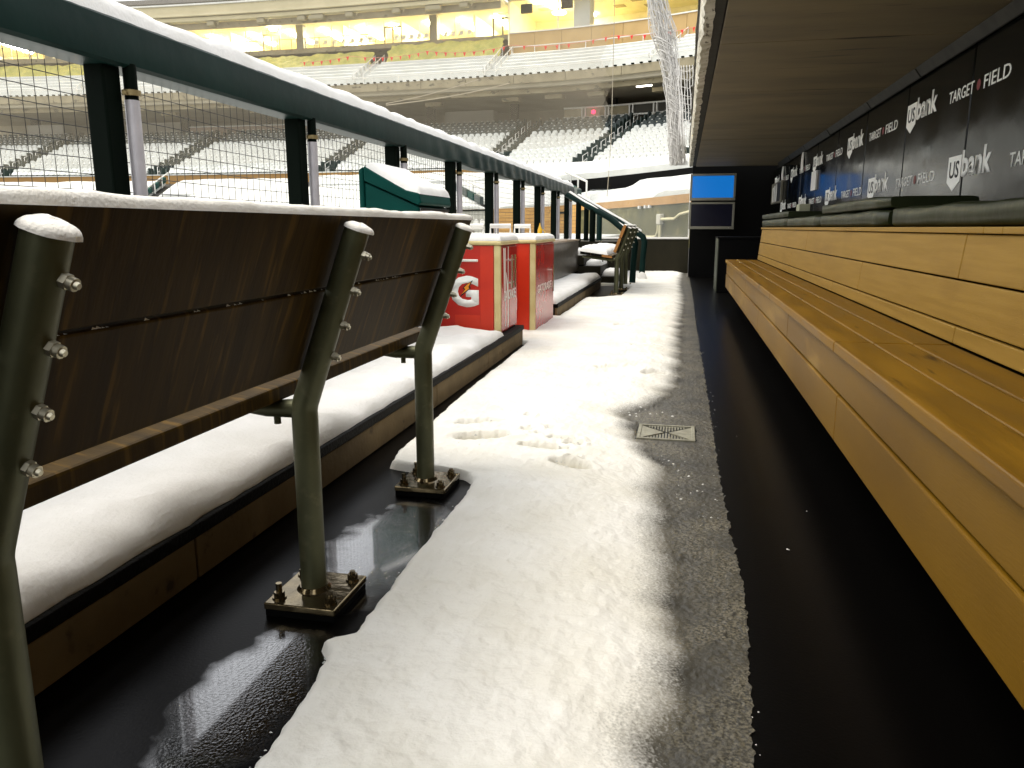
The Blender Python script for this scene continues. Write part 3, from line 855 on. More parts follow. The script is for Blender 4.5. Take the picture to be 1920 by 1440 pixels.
# tumblers/papers lying on the floor near the bench plinth
# ---------------------------------------------------------------- steel frame benches facing the field
U = Vector((0.345, 0, 0.939)).normalized(); NR = Vector((0.939, 0, -0.345)).normalized()
BX = -0.897
def bench(yoff, label, seed):
    b = thing("steel_leg_bench", label, "bench", (-1.1, 1.71 + yoff, 0), "field facing benches with steel pipe legs")
    B0 = Vector((BX, 0, 0.535))
    for k, ly in enumerate((0.80, 1.71, 2.616)):
        y = ly + yoff
        m = MB()
        bend = [Vector((BX, y, 0.036)), Vector((BX, y, 0.25)), Vector((BX, y, 0.49))]
        for q in (0.2, 0.4, 0.6, 0.8, 1.0):
            a = q * math.acos(U.z)
            bend.append(Vector((BX + 0.10 * (1 - math.cos(a)), y, 0.50 + 0.10 * math.sin(a))))
        topp = bend[-1] + U * 0.442
        bend.append(bend[-1] + U * 0.2); bend.append(topp)
        m.tube(bend, [0.0325] * 3 + [0.032] * 5 + [0.0305, 0.0295], 20)
        leg = m.build("leg", GALV, b)
        # seat arm
        m = MB(); m.tube([(BX - 0.012, y, 0.512), (BX - 0.10, y, 0.508), (BX - 0.49, y, 0.556)], [0.024, 0.021, 0.018], 10)
        m.tube([(BX - 0.075, y, 0.49), (BX - 0.075, y, 0.470)], 0.009, 8)
        m.tube([(BX - 0.20, y, 0.50), (BX - 0.20, y, 0.482)], 0.009, 8)
        m.build("seat_arm", GALV, leg)
        # base plate
        m = MB(); m.box(BX - 0.085, BX + 0.105, y - 0.105, y + 0.095, 0.018, 0.036)
        m.build("base_plate", DARKMETAL, leg, bevel=0.003)
        m = MB(); m.box(BX - 0.082, BX + 0.102, y - 0.102, y + 0.092, 0.001, 0.0175)
        m.build("grout_pad", BLACKWALL, leg)
        for dx, dy in ((-0.06, -0.07), (-0.06, 0.065), (0.078, -0.07), (0.078, 0.065)):
            m = MB()
            hgt = 0.075 if dx < 0 else 0.06
            m.tube([(BX + dx, y + dy, 0.036), (BX + dx, y + dy, hgt)], 0.008, 8)
            m.tube([(BX + dx, y + dy, 0.0362), (BX + dx, y + dy, 0.040)], 0.018, 14)
            m.tube([(BX + dx, y + dy, 0.040), (BX + dx, y + dy, 0.052)], 0.0135, 6, smooth=False)
            m.build("anchor_bolt", DARKMETAL, leg)
        # collar weld ring
        m = MB(); m.tube([(BX, y, 0.0362), (BX, y, 0.046)], [0.044, 0.036], 20); m.build("weld_ring", DARKMETAL, leg)
        # nuts fixing the back planks
        for zz in (0.898, 0.815, 0.733, 0.657):
            t = (zz - bend[7].z) / U.z
            c = bend[7] + U * t
            m = MB()
            p0 = c + NR * 0.029 + Vector((0, 0.004, 0))
            m.tube([p0, p0 + NR * 0.009], 0.0105, 6, smooth=False)
            m.tube([p0 + NR * 0.009, p0 + NR * 0.018], 0.0088, 10)
            m.tube([p0 + NR * 0.016, p0 + NR * 0.023], [0.0062, 0.0042], 10)
            m.build("bolt", BOLT, leg)
        # snow cap on the pipe end
        cap = MB()
        rows = []
        rnd = random.Random(seed * 10 + k)
        for i in range(9):
            ph = i / 8
            row = []
            for j in range(21):
                th = 2 * math.pi * j / 20
                rr = 0.0325 * math.sin(ph * math.pi / 2) ** 0.8 * (1 + 0.07 * math.sin(3 * th + seed) + 0.05 * math.sin(5 * th + k))
                hh = 0.016 * math.cos(ph * math.pi / 2) ** 0.8 * (1 + 0.15 * fbm(th, seed + k, 0, 2))
                row.append(topp + NR * (rr * math.cos(th) * 1.08 + 0.002) + Vector((0, 1, 0)) * rr * math.sin(th) + U * (hh - 0.003))
            rows.append(row)
        cap.strip(rows, 0, True)
        cap.add(rows[-1][:-1], [tuple(range(20))])
        cap.build("snow_cap", SNOWB, leg, recalc=True)
    y0, y1 = 0.62 + yoff, 2.82 + yoff
    def plank_back(z0, z1):
        t0 = (z0 - B0.z) / U.z; t1 = (z1 - B0.z) / U.z
        base = Vector((BX + 0.005, 0, B0.z))
        P = []
        for t, o in ((t0, 0.034), (t1, 0.034), (t1, 0.074), (t0, 0.074)):
            p = base + U * t - NR * o
            P.append((p.x, p.z))
        m = MB(); m.prism(P, y0, y1)
        return m, P
    m, P1 = plank_back(0.808 - 0.010, 0.980 - 0.010)
    pk = m.build("back_plank", BROWN, b, bevel=0.005, recalc=True)
    m, P2 = plank_back(0.605 - 0.010, 0.803 - 0.010)
    m.build("back_plank", BROWN, b, bevel=0.005, recalc=True)
    # pale end grain at the far end facing along the aisle (only wood ends show it)
    for P in (P1, P2):
        m = MB(); m.prism([(P[0][0] * .98 + P[2][0] * .02, P[0][1] + 0.004), (P[1][0] * .98 + P[3][0] * .02, P[1][1] - 0.004), (P[2][0] * .98 + P[0][0] * .02, P[2][1] - 0.004), (P[3][0] * .98 + P[1][0] * .02, P[3][1] + 0.004)], y0 - 0.003, y0 - 0.0005)
        m.build("end_grain", ORANGEWOOD, b, recalc=True)
    # snow along the top plank
    xa, xb = P1[2][0], P1[1][0]; zt = (P1[1][1] + P1[2][1]) / 2
    s_ = MB(); snow_pad(s_, xa - 0.004, xb + 0.006, y0 + 0.002, y1 - 0.002, zt - 0.012, 0.021, r=0.020, step=0.012, seed=41 + seed, wob=0.006, rough=0.22, stepy=0.022)
    s_.build("snow_cover", SNOWB, pk)
    # crumbs of snow caught in the gap between the planks
    g_ = MB(); rnd = random.Random(5 + seed)
    for _ in range(90):
        yy = y0 + 0.12 + (y1 - y0 - 0.2) * rnd.random() ** 0.9
        if fbm(yy * 3, seed, 0, 2) < 0.0 and rnd.random() < 0.8: continue
        r_ = rnd.uniform(0.0015, 0.0045); px_, pz_ = P2[1]
        vs = [(px_ + 0.003 - abs(r_ * math.cos(a)), yy + 1.8 * r_ * math.sin(a) , pz_ + 0.001) for a in (0, 1.05, 2.1, 3.14, 4.2, 5.25)] + [(px_ - 0.002, yy, pz_ + r_ * 1.2)]
        g_.add(vs, [(i, (i + 1) % 6, 6) for i in range(6)])
    tag(g_.build("gap_snow", SNOWB, pk), kind="stuff")
    # seat planks
    tl = math.atan(0.135)
    ct, st_ = math.cos(tl), math.sin(tl)
    def seatx(p):      # seat frame: p.x runs forward from the rear edge, p.z up from the seat underside
        return (-0.950 - p[0] * ct - p[2] * st_ * 0.0, p[1], 0.532 + p[0] * st_ + p[2])
    for i in range(3):
        q0, q1 = i * 0.152, i * 0.152 + 0.146
        P = [seatx((q0, 0, 0)), seatx((q1, 0, 0)), seatx((q1, 0, 0.038)), seatx((q0, 0, 0.038))]
        m = MB(); m.prism([(p[0], p[2]) for p in P], y0, y1)
        sp_ = m.build("seat_plank", BROWN, b, bevel=0.006, recalc=True)
        P = [seatx((q0 + 0.004, 0, 0.004)), seatx((q1 - 0.004, 0, 0.004)), seatx((q1 - 0.004, 0, 0.034)), seatx((q0 + 0.004, 0, 0.034))]
        m = MB(); m.prism([(p[0], p[2]) for p in P], y0 - 0.003, y0 - 0.0005)
        m.build("end_grain", ORANGEWOOD if i == 0 else BLACKWALL, sp_, recalc=True)
    s_ = MB(); snow_pad(s_, 0.06, 0.452, y0 + 0.004, y1 - 0.004, 0.0385, 0.085, r=0.11, step=0.05, seed=55 + seed, wob=0.01, stepy=0.06, xf=seatx)
    s_.build("snow_cover", SNOW, b, recalc=True)
    return b
bench(0.0, "brown plank bench on bolted steel pipe legs in the near foreground", 1)
bench(10.25, "small looking brown bench with thick snow on its seat by the far stair rail", 2)

# ---------------------------------------------------------------- padded guard rail
gr_ = thing("guard_rail", "long green padded rail topped with snow along the field side", "railing", (-2.05, 7.0, 0.72))
RX = -1.99
def rail_pad():
    mb = MB(); rows = []
    ys = np.arange(0.2, 14.5, 0.06)
    for y in ys:
        fold = sstep((y - 5.5) / 2.0)
        d1 = 0.016 * fold * math.sin(y * 16 + 1.5 * math.sin(y * 3.1)) * (0.5 + 0.5 * noise.noise(Vector((y * 1.3, 0, 0))))
        d2 = 0.013 * fold * math.sin(y * 16 + 1.1 + 1.5 * math.sin(y * 3.1))
        sag = -0.020 * fold * abs(math.sin((y - 5.383) / 1.45 * math.pi)) * 1.2 + 0.012 * fold
        up = 0.012 * fold * fbm(y * 2, 3, 0, 2)
        zb, zt = 1.520 + sag, 1.682 + up * 0.5
        rows.append([(RX - 0.15, y, zb + 0.01), (RX - 0.14, y, zb), (RX - 0.02, y, zb), (RX - 0.004 + d1 * .4, y, zb + 0.010), (RX + d1, y, zb + 0.05), (RX + d2, y, zb + 0.10), (RX + d1 * .5, y, zt - 0.012),
                     (RX - 0.010, y, zt - 0.002), (RX - 0.02, y, zt), (RX - 0.14, y, zt), (RX - 0.15, y, zt - 0.02), (RX - 0.15, y, zb + 0.01)])
    for c0, c1 in ((0, 2), (2, 3), (3, 6), (6, 8), (8, 9), (9, 11)):
        mb.strip([r[c0:c1 + 1] for r in rows], 0, True)
    mb.add(rows[-1][:-1], [tuple(range(11))])
    mb.add(rows[0][:-1], [tuple(range(10, -1, -1))])
    return mb
pad_ = rail_pad().build("padded_top", GREENV, gr_, recalc=True)
s_ = MB(); snow_pad(s_, RX - 0.146, RX - 0.008, 0.3, 14.48, 1.676, 0.078, r=0.055, step=0.02, seed=61, wob=0.010, rough=0.30, stepy=0.08)
s_.build("snow_cover", SNOW, pad_)
POSTS = [1.125 + 1.4475 * k for k in range(10)]
for y in POSTS:
    m = MB(); m.box(RX - 0.125, RX - 0.042, y - 0.045, y + 0.045, 0.715, 1.535)
    p_ = m.build("post", BLACKMETAL, gr_, bevel=0.008)
    m = MB(); m.tube([(RX - 0.020, y + 0.066, 0.70), (RX - 0.020, y + 0.066, 1.41)], 0.026, 14)
    m.build("net_pipe", PIPE, p_)
    m = MB(); m.tube([(RX - 0.020, y + 0.066, 1.41), (RX - 0.020, y + 0.066, 1.535)], 0.024, 14)
    m.build("pipe_sleeve", BLACKMETAL, p_)
    m = MB(); m.tube([(RX - 0.020, y + 0.066, 1.425), (RX - 0.020, y + 0.066, 1.445)], 0.033, 14)
    m.tube([(RX - 0.03, y + 0.06, 1.435), (RX - 0.012, y + 0.015, 1.43)], 0.008, 8)
    m.build("clamp", BRASS, p_)
# square mesh behind the posts
me_ = MB()
XM = RX - 0.150
ys = np.arange(0.2, 14.4, 0.056)
for y in ys:
    j = 0.004 * noise.noise(Vector((y * 2, 1, 0)))
    me_.tube([(XM + j, y, 0.72), (XM + 0.008 * noise.noise(Vector((y * 3, 4, 0))), y + 0.010 * noise.noise(Vector((y, 7, 0))), 1.1), (XM, y, 1.53)], 0.0016, 4, caps=False)
for z in np.arange(0.75, 1.53, 0.056):
    pts = [(XM + 0.002, y, z + 0.012 * noise.noise(Vector((y * 0.9, z * 3, 2))) - 0.006 * abs(math.sin(y * 2.17))) for y in np.arange(0.2, 14.4, 0.4)]
    me_.tube(pts, 0.0016, 4, caps=False)
tag(me_.build("wire_mesh", WIRE, gr_), kind='stuff')

# stair rails at the far end of the guard rail
sr = thing("stair_handrail", "pair of green padded stair rails sloping down behind the far bench", "handrail", (-1.3, 13.8, 0.0))
for y, xe in ((13.25, -0.80), (14.35, -0.70)):
    m = MB(); path = [(-1.95, y, 1.50), (-1.2, y, 1.10), (xe - 0.08, y, 0.84), (xe - 0.01, y, 0.79), (xe + 0.02, y, 0.70), (xe, y, 0.40), (xe - 0.01, y, 0.02)]
    m.tube(path, [0.045, 0.052, 0.052, 0.055, 0.055, 0.05, 0.055], 14)
    r_ = m.build("padded_bar", GREENV, sr)
    s_ = MB()
    ang = math.atan2(0.66, 1.12)
    for q0, q1 in (((-1.93, 1.50), (xe - 0.06, 0.845)),):
        L_ = math.hypot(q1[0] - q0[0], q1[1] - q0[1]); ux, uz = (q1[0] - q0[0]) / L_, (q1[1] - q0[1]) / L_
        snow_pad(s_, 0, L_, -0.035, 0.035, 0.040, 0.032, r=0.03, step=0.06, seed=71 + y, wob=0.006, stepy=0.02,
                 xf=lambda p, q0=q0, ux=ux, uz=uz, y=y: (q0[0] + ux * p[0] - uz * p[2], y + p[1], q0[1] + uz * p[0] + ux * p[2]))
    s_.build("snow_cover", SNOW, r_)
    m = MB(); m.tube([(-1.50, y, 1.25), (-1.50, y, 0.72)], 0.05, 12)
    m.build("upper_post", GREENV if y > 14 else BLACKMETAL, sr)
    m = MB(); m.tube([(-1.74, y, 1.38), (-1.74, y, 0.72)], 0.045, 12)
    m.build("upper_post", BLACKMETAL, sr)
s_ = MB(); snow_pad(s_, -0.78, -0.62, 14.25, 14.42, 0.02, 0.16, r=0.06, step=0.03, seed=77)
s_.build("snow_lump", SNOW, sr)
# steps up to the field
st = MB()
for k in range(4):
    st.box(-2.23 , -1.05 - 0.28 * k, 13.05, 14.55, 0.17 * k + 0.001, 0.17 * (k + 1) - 0.02)
stp = tag(st.build("steps", DARKCONC), kind='structure')
s_ = MB()
for k in range(4):
    snow_pad(s_, -1.05 - 0.28 * (k + 1), -1.055 - 0.28 * k, 13.32, 14.28, 0.17 * (k + 1) - 0.02, 0.09, r=0.06, step=0.05, seed=80 + k)
s_.build("snow_cover", SNOW, stp)
s_ = MB(); snow_pad(s_, -2.23, -1.9, 13.05, 14.5, 0.66, 0.08, r=0.06, step=0.06, seed=88)
s_.build("snow_cover", SNOW, stp)

# ---------------------------------------------------------------- teal padded box by the rail
tb = thing("padded_bat_box", "teal green padded box with sloping lid under a thick slab of snow", "box", (-1.78, 4.88, 1.02))
ya, yb = 4.60, 5.22
m = MB(); m.prism([(-1.93, 1.03), (-1.93, 1.225), (-1.585, 1.075), (-1.585, 1.03)], ya, yb)
m.build("body", GREENB, tb, bevel=0.010, recalc=True)
m = MB(); m.prism([(-1.965, 1.02), (-1.965, 1.300), (-1.932, 1.318), (-1.932, 1.02)], ya - 0.01, yb + 0.01)
m.build("back_pad", GREENB, tb, bevel=0.012, seg=3, recalc=True)
m = MB(); m.prism([(-1.930, 1.232), (-1.930, 1.322), (-1.66, 1.175), (-1.575, 1.155), (-1.565, 1.100), (-1.578, 1.082)], ya - 0.012, yb + 0.012)
lid = m.build("lid", GREENB, tb, bevel=0.010, seg=3, recalc=True)
m = MB(); m.box(-1.584, -1.578, ya + 0.03, yb - 0.02, 1.036, 1.068)
m.build("label_plate", PIPE, tb)
m = MB(); m.box(-1.5775, -1.572, ya + 0.02, yb - 0.01, 1.056, 1.070)
m.build("seam_strip", BLACKP, tb)
s_ = MB()
def lidx(p):
    t = (p[0] + 1.93) / 0.345
    zz = np.interp(p[0], [-1.93, -1.66, -1.575], [1.322, 1.175, 1.155])
    return (p[0], p[1], zz + p[2] - 0.004)
snow_pad(s_, -1.918, -1.572, ya - 0.006, yb + 0.006, 0.0, 0.062, r=0.075, step=0.025, seed=91, wob=0.006, rough=0.12, xf=lidx, stepy=0.04)
s_.build("snow_cover", SNOW, lid)

# ---------------------------------------------------------------- red drink coolers
ME_G = fit_text("G", 0.235, 0.222, 0.045, extrude=0.002)
ME_GAT = fit_text("GATORADE", 0.075, 0.60, 0.012, extrude=0.001)
def cooler(x0, x1, y0, y1, z0, z1, label, two_doors):
    c = thing("drink_cooler", label, "cooler", ((x0 + x1) / 2, (y0 + y1) / 2, z0), "red drink coolers beside the aisle")
    m = MB(); m.box(x0 + 0.01, x1 - 0.012, y0 + 0.012, y1 - 0.01, z0, z1)
    m.build("body", REDV, c)
    # cream corner posts
    for xa, xb, yya, yyb in ((x1 - 0.052, x1, y0, y0 + 0.030), (x0, x0 + 0.05, y0, y0 + 0.05)):
        m = MB(); m.box(xa, xb, yya, yyb, z0, z1 + 0.001)
        m.build("corner_post", CREAM, c, bevel=0.008)
    # front panel with lighter sticker strips
    fx0, fx1 = x0 + 0.052, x1 - 0.055
    m = MB(); m.box(fx0, fx1, y0 + 0.004, y0 + 0.011, z0 + 0.004, z1 - 0.004)
    fp = m.build("front_panel", REDV, c)
    m = MB(); m.box(fx1 - 0.10, fx1 - 0.002, y0 + 0.002, y0 + 0.0035, z0 + 0.006, z1 - 0.006)
    m.build("sticker", ORV, fp)
    m = MB(); m.box(fx1 - 0.30, fx1 - 0.102, y0 + 0.0022, y0 + 0.0037, z0 + 0.006, z0 + 0.14)
    m.build("sticker", ORV, fp)
    m = MB(); m.tube([(fx1 - 0.26, y0 - 0.012, z1 - 0.11), (fx1 - 0.115, y0 - 0.012, z1 - 0.11)], 0.010, 8)
    m.build("front_handle", WHITEPL, c)
    # big letter with a bolt: local x -> +X, local y -> +Z, local z -> -Y
    cx, cz = fx1 - 0.335, z0 + 0.215
    M4 = Matrix(((1, 0, 0, cx), (0, 0, -1, y0 + 0.0038), (0, 1, 0, cz), (0, 0, 0, 1)))
    o = place(ME_G, "lettering", WHITEP, M4, fp)
    for pts0, mt_, d, nm in (([(0.085, 0.055), (0.145, 0.150), (0.122, 0.163), (0.160, 0.205), (0.245, 0.255), (0.205, 0.180), (0.222, 0.168)], BLACKP, 0.0025, "bolt_outline"),
                        ([(0.108, 0.092), (0.158, 0.155), (0.138, 0.168), (0.170, 0.200), (0.222, 0.235), (0.190, 0.176), (0.205, 0.165)], ORANGE, 0.0034, "bolt_emblem")):
        pts = [(0.125 + (a - 0.165) * 0.66, 0.120 + (b_ - 0.155) * 0.66) for a, b_ in pts0]
        m = MB(); n_ = len(pts)
        m.add([(cx + a, y0 + 0.0036 - d, cz + b_) for a, b_ in pts] + [(cx + a, y0 + 0.0038, cz + b_) for a, b_ in pts],
              [tuple(range(n_)), tuple(range(2 * n_ - 1, n_ - 1, -1))] + [(i, n_ + i, n_ + (i + 1) % n_, (i + 1) % n_) for i in range(n_)])
        m.build(nm, mt_, fp, recalc=True)
    # glossy doors on the aisle side
    dy0, dy1 = y0 + 0.039, y1 - 0.012
    halves = [(dy0, (dy0 + dy1) / 2 - 0.003), ((dy0 + dy1) / 2 + 0.003, dy1)] if two_doors else [(dy0, dy1)]
    for hi, (a, b_) in enumerate(halves):
        m = MB(); m.box(x1 - 0.012, x1 - 0.002, a, b_, z0 + 0.012, z1 - 0.012)
        d = m.build("door", REDD, c, bevel=0.004)
        yy = (b_ - 0.05) if (two_doors and hi == 0) else (a + 0.05 if two_doors else b_ - 0.22)
        m = MB(); m.tube([(x1 + 0.03, yy, z0 + 0.33), (x1 + 0.03, yy, z0 + 0.58)], 0.009, 10)
        for zz in (0.37, 0.54):
            m.tube([(x1 - 0.003, yy, z0 + zz), (x1 + 0.03, yy, z0 + zz)], 0.007, 8)
        m.build("door_handle", CHROME, d)
    # word on the doors: local x -> +Y, local y -> +Z, local z -> +X
    ln = dy1 - dy0
    M5 = Matrix(((0, 0, 1, x1 - 0.0015), (1, 0, 0, dy0 + 0.08), (0, 1, 0, z0 + (0.24 if two_doors else 0.36)), (0, 0, 0, 1))) @ Matrix.Diagonal((min(1.0, (ln - 0.14) / 0.60) * (1.0 if two_doors else 1.25), 1, 1, 1))
    place(ME_GAT, "lettering", WHITEP, M5, c)
    # lid with snow
    m = MB(); m.box(x0 - 0.012, x1 + 0.012, y0 - 0.014, y1 + 0.012, z1 + 0.002, z1 + 0.034)
    l = m.build("lid", CREAM, c, bevel=0.014, seg=3)
    s_ = MB(); snow_pad(s_, x0 - 0.008, x1 + 0.006, y0 - 0.008, y1 + 0.006, z1 + 0.034, 0.045, r=0.05, step=0.035, seed=z0 * 50 + y0, wob=0.006, rough=0.2)
    s_.build("snow_cover", SNOW, l)
    return c
c1 = cooler(-1.93, -1.305, 5.60, 6.20, 0.166, 0.822, "red drink cooler with full white letter panel, standing on the step ledge", True)
# white streak graphics on the nearer cooler's doors
for pts in ([(5.70, 0.80), (5.735, 0.80), (5.745, 0.62), (5.73, 0.40), (5.715, 0.62)], [(5.76, 0.80), (5.775, 0.80), (5.775, 0.21), (5.76, 0.21)], [(5.79, 0.62), (5.86, 0.52), (5.88, 0.42), (5.875, 0.19), (5.845, 0.19), (5.85, 0.40), (5.82, 0.50)], [(5.855, 0.81), (5.875, 0.81), (5.87, 0.50), (5.86, 0.50)]):
    m = MB(); n_ = len(pts)
    m.add([(-1.3055, a, b_) for a, b_ in pts] + [(-1.3075, a, b_) for a, b_ in pts], [tuple(range(n_)), tuple(range(2 * n_ - 1, n_ - 1, -1))] + [(i, n_ + i, n_ + (i + 1) % n_, (i + 1) % n_) for i in range(n_)])
    m.build("door_graphic", WHITEP, c1, recalc=True)
c2 = cooler(-1.93, -1.272, 6.82, 7.85, 0.004, 0.812, "red drink cooler standing on the aisle floor behind the one on the ledge", False)
def snowy_handle(x, y, z, w_, h_, label, ax=(1, 0)):
    m = MB(); a = Vector((ax[0], ax[1], 0)) * w_ / 2
    c = Vector((x, y, z))
    m.tube([c - a, c - a + Vector((0, 0, h_)), c + a + Vector((0, 0, h_)), c + a], 0.011, 8)
    m.tube([c - a * 1.05 + Vector((0, 0, h_ + 0.014)), c + a * 1.05 + Vector((0, 0, h_ + 0.014))], [0.016, 0.018], 8)
    m.tube([c - a * 0.4, c - a * 0.4 + Vector((0, 0, h_))], 0.006, 6)
    o = m.build("bottle_carrier", WHITEPL)
    tag(o, label, "bottle carrier", "snow covered white carriers on the cooler lids")
snowy_handle(-1.62, 5.95, 0.895, 0.20, 0.055, "white snow covered carrier handle toward the rail side of the nearer cooler lid", (0.9, 0.2))
snowy_handle(-1.62, 6.95, 0.885, 0.19, 0.07, "white snow covered carrier at the near edge of the farther cooler lid", (0.9, 0.3))
snowy_handle(-1.55, 7.6, 0.885, 0.17, 0.07, "white snow covered carrier standing farthest back on the farther cooler lid", (0.9, 0.1))

# steel counter and bottle past the coolers
ct = thing("steel_counter", "dark steel counter beside the padded rail posts past the coolers", "counter", (-1.75, 10.8, 0))
m = MB(); m.box(-1.955, -1.70, 8.6, 13.0, 0.24, 0.735); m.build("body", STEELBOX, ct, bevel=0.01)
m = MB(); m.box(-1.958, -1.685, 8.58, 13.02, 0.737, 0.765); m.build("top", mat("wet_counter_top", (0.28, 0.20, 0.13), rough=0.3), ct, bevel=0.006)
s_ = MB(); snow_pad(s_, -1.94, -1.76, 9.3, 9.8, 0.766, 0.035, r=0.04, step=0.04, seed=93); s_.build("snow_cover", SNOW, ct)
bt = thing("yellow_bottle", "yellow squeeze bottle with white base standing on the steel counter", "bottle", (-1.80, 9.75, 0.766))
m = MB(); m.tube([(-1.80, 9.95, 0.766), (-1.80, 9.95, 0.83)], 0.035, 14); m.build("base", WHITEPL, bt)
m = MB(); m.tube([(-1.80, 9.95, 0.831), (-1.80, 9.95, 0.92), (-1.80, 9.95, 0.95), (-1.80, 9.95, 0.985), (-1.80, 9.95, 1.01)], [0.030, 0.030, 0.020, 0.008, 0.004], 12)
m.build("body", YELLOW, bt)
m = MB(); m.tube([(-1.765, 9.93, 0.93), (-1.73, 9.93, 0.90), (-1.74, 9.93, 0.84)], 0.006, 6); m.build("strap", YELLOW, bt)

# ================================================================ THE STANDS BEHIND HOME PLATE
YAW = math.radians(12.28)
HD = np.array([-math.sin(YAW), math.cos(YAW)]); RT = np.array([math.cos(YAW), math.sin(YAW)])
def catmull(pts, n=40):
    P = [2 * pts[0] - pts[1]] + pts + [2 * pts[-1] - pts[-2]]
    out = []
    for i in range(1, len(P) - 2):
        p0, p1, p2, p3 = P[i - 1:i + 3]
        for t in np.linspace(0, 1, n, endpoint=False):
            out.append(.5 * ((2 * p1) + (-p0 + p2) * t + (2 * p0 - 5 * p1 + 4 * p2 - p3) * t * t + (-p0 + 3 * p1 - 3 * p2 + p3) * t ** 3))
    out.append(pts[-1])
    return np.array(out)
class Curve:
    def __init__(s, sd, step=0.25):
        c = catmull([a * RT + b * HD for a, b in sd])
        L = np.r_[0, np.cumsum(np.linalg.norm(np.diff(c, axis=0), axis=1))]
        s.a = np.arange(0, L[-1], step)
        s.p = np.stack([np.interp(s.a, L, c[:, k]) for k in (0, 1)], 1)
        t = np.gradient(s.p, axis=0); t /= np.linalg.norm(t, axis=1)[:, None]
        n = np.stack([t[:, 1], -t[:, 0]], 1)
        if n[0] @ HD < 0: n = -n
        k = np.ones(25) / 25
        n = np.stack([np.convolve(np.pad(n[:, i], 12, 'edge'), k, 'valid') for i in (0, 1)], 1)
        s.n = n / np.linalg.norm(n, axis=1)[:, None]
        s.t = np.stack([-s.n[:, 1], s.n[:, 0]], 1)
        s.len = s.a[-1]
    def at(s, a, off=0.0, z=0.0):
        p = [np.interp(a, s.a, s.p[:, k]) + off * np.interp(a, s.a, s.n[:, k]) for k in (0, 1)]
        return Vector((p[0], p[1], z + CAM_H))
    def frame(s, a):
        n = Vector((np.interp(a, s.a, s.n[:, 0]), np.interp(a, s.a, s.n[:, 1]), 0)).normalized()
        return Vector((-n.y, n.x, 0)), n          # along (to the left), outward
BOWL = Curve([(26, 40), (17.5, 49), (10.6, 54.8), (1.6, 60.5), (-13.7, 65.5), (-30, 69.5), (-46, 72), (-62, 73), (-80, 71)])
BACK = Curve([(5.7, 19.5), (5.44, 23), (4.16, 30), (3.0, 34), (-.28, 42), (-7.8, 48), (-19.7, 52), (-36, 56), (-55, 58)])

def sweep(curve, a0, a1, prof, step=1.0, m=0, mb=None, closed=False):
    mb = mb or MB()
    n = max(2, int((a1 - a0) / step) + 1)
    pr = prof + [prof[0]] if closed else prof
    rows = [[curve.at(a, o, z) for o, z in pr] for a in np.linspace(a0, a1, n)]
    mb.strip(rows, m)
    if closed:
        k = len(prof)
        mb.add(rows[0][:-1], [tuple(range(k))], m); mb.add(rows[-1][:-1], [tuple(range(k - 1, -1, -1))], m)
    return mb
def cbox(curve, a, off, z, la, lo, lz, m=0, mb=None):
    """box of full lengths la (along), lo (outward), lz (up) standing at (a, off, z)"""
    mb = mb or MB()
    t, n = curve.frame(a)
    c = curve.at(a, off, z) + Vector((0, 0, lz / 2))
    mb.obox(c, t * la / 2, n * lo / 2, Vector((0, 0, lz / 2)), m)
    return mb
A0, A1 = 12.0, 96.0
NROW, TREAD, RISE, ZR0 = 16, 0.80, 0.32, 4.25
def rowz(r): return ZR0 + RISE * r

# lower bowl terrace (snow on the lower rows, bare concrete under the deck)
prof = []
for r in range(NROW):
    prof += [(TREAD * r, rowz(r)), (TREAD * (r + 1), rowz(r))]
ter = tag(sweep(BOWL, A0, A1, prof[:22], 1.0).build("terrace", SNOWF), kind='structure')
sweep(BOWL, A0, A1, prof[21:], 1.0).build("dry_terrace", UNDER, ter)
sweep(BOWL, A0, A1, [(-0.30, 2.0), (-0.30, ZR0 + 0.18), (0.0, ZR0 + 0.18), (0.0, 2.0)], 1.0, closed=True).build("front_wall", brick_mat("bowl_stone", (0.56, 0.34, 0.10), (0.48, 0.28, 0.075), (0.3, 0.17, 0.05), 0.8, 0.2), ter)
sweep(BOWL, A0, A1, [(-0.36, ZR0 + 0.185), (-0.36, ZR0 + 0.26), (0.06, ZR0 + 0.26), (0.06, ZR0 + 0.185)], 1.0, closed=True).build("coping_snow", SNOWF, ter)

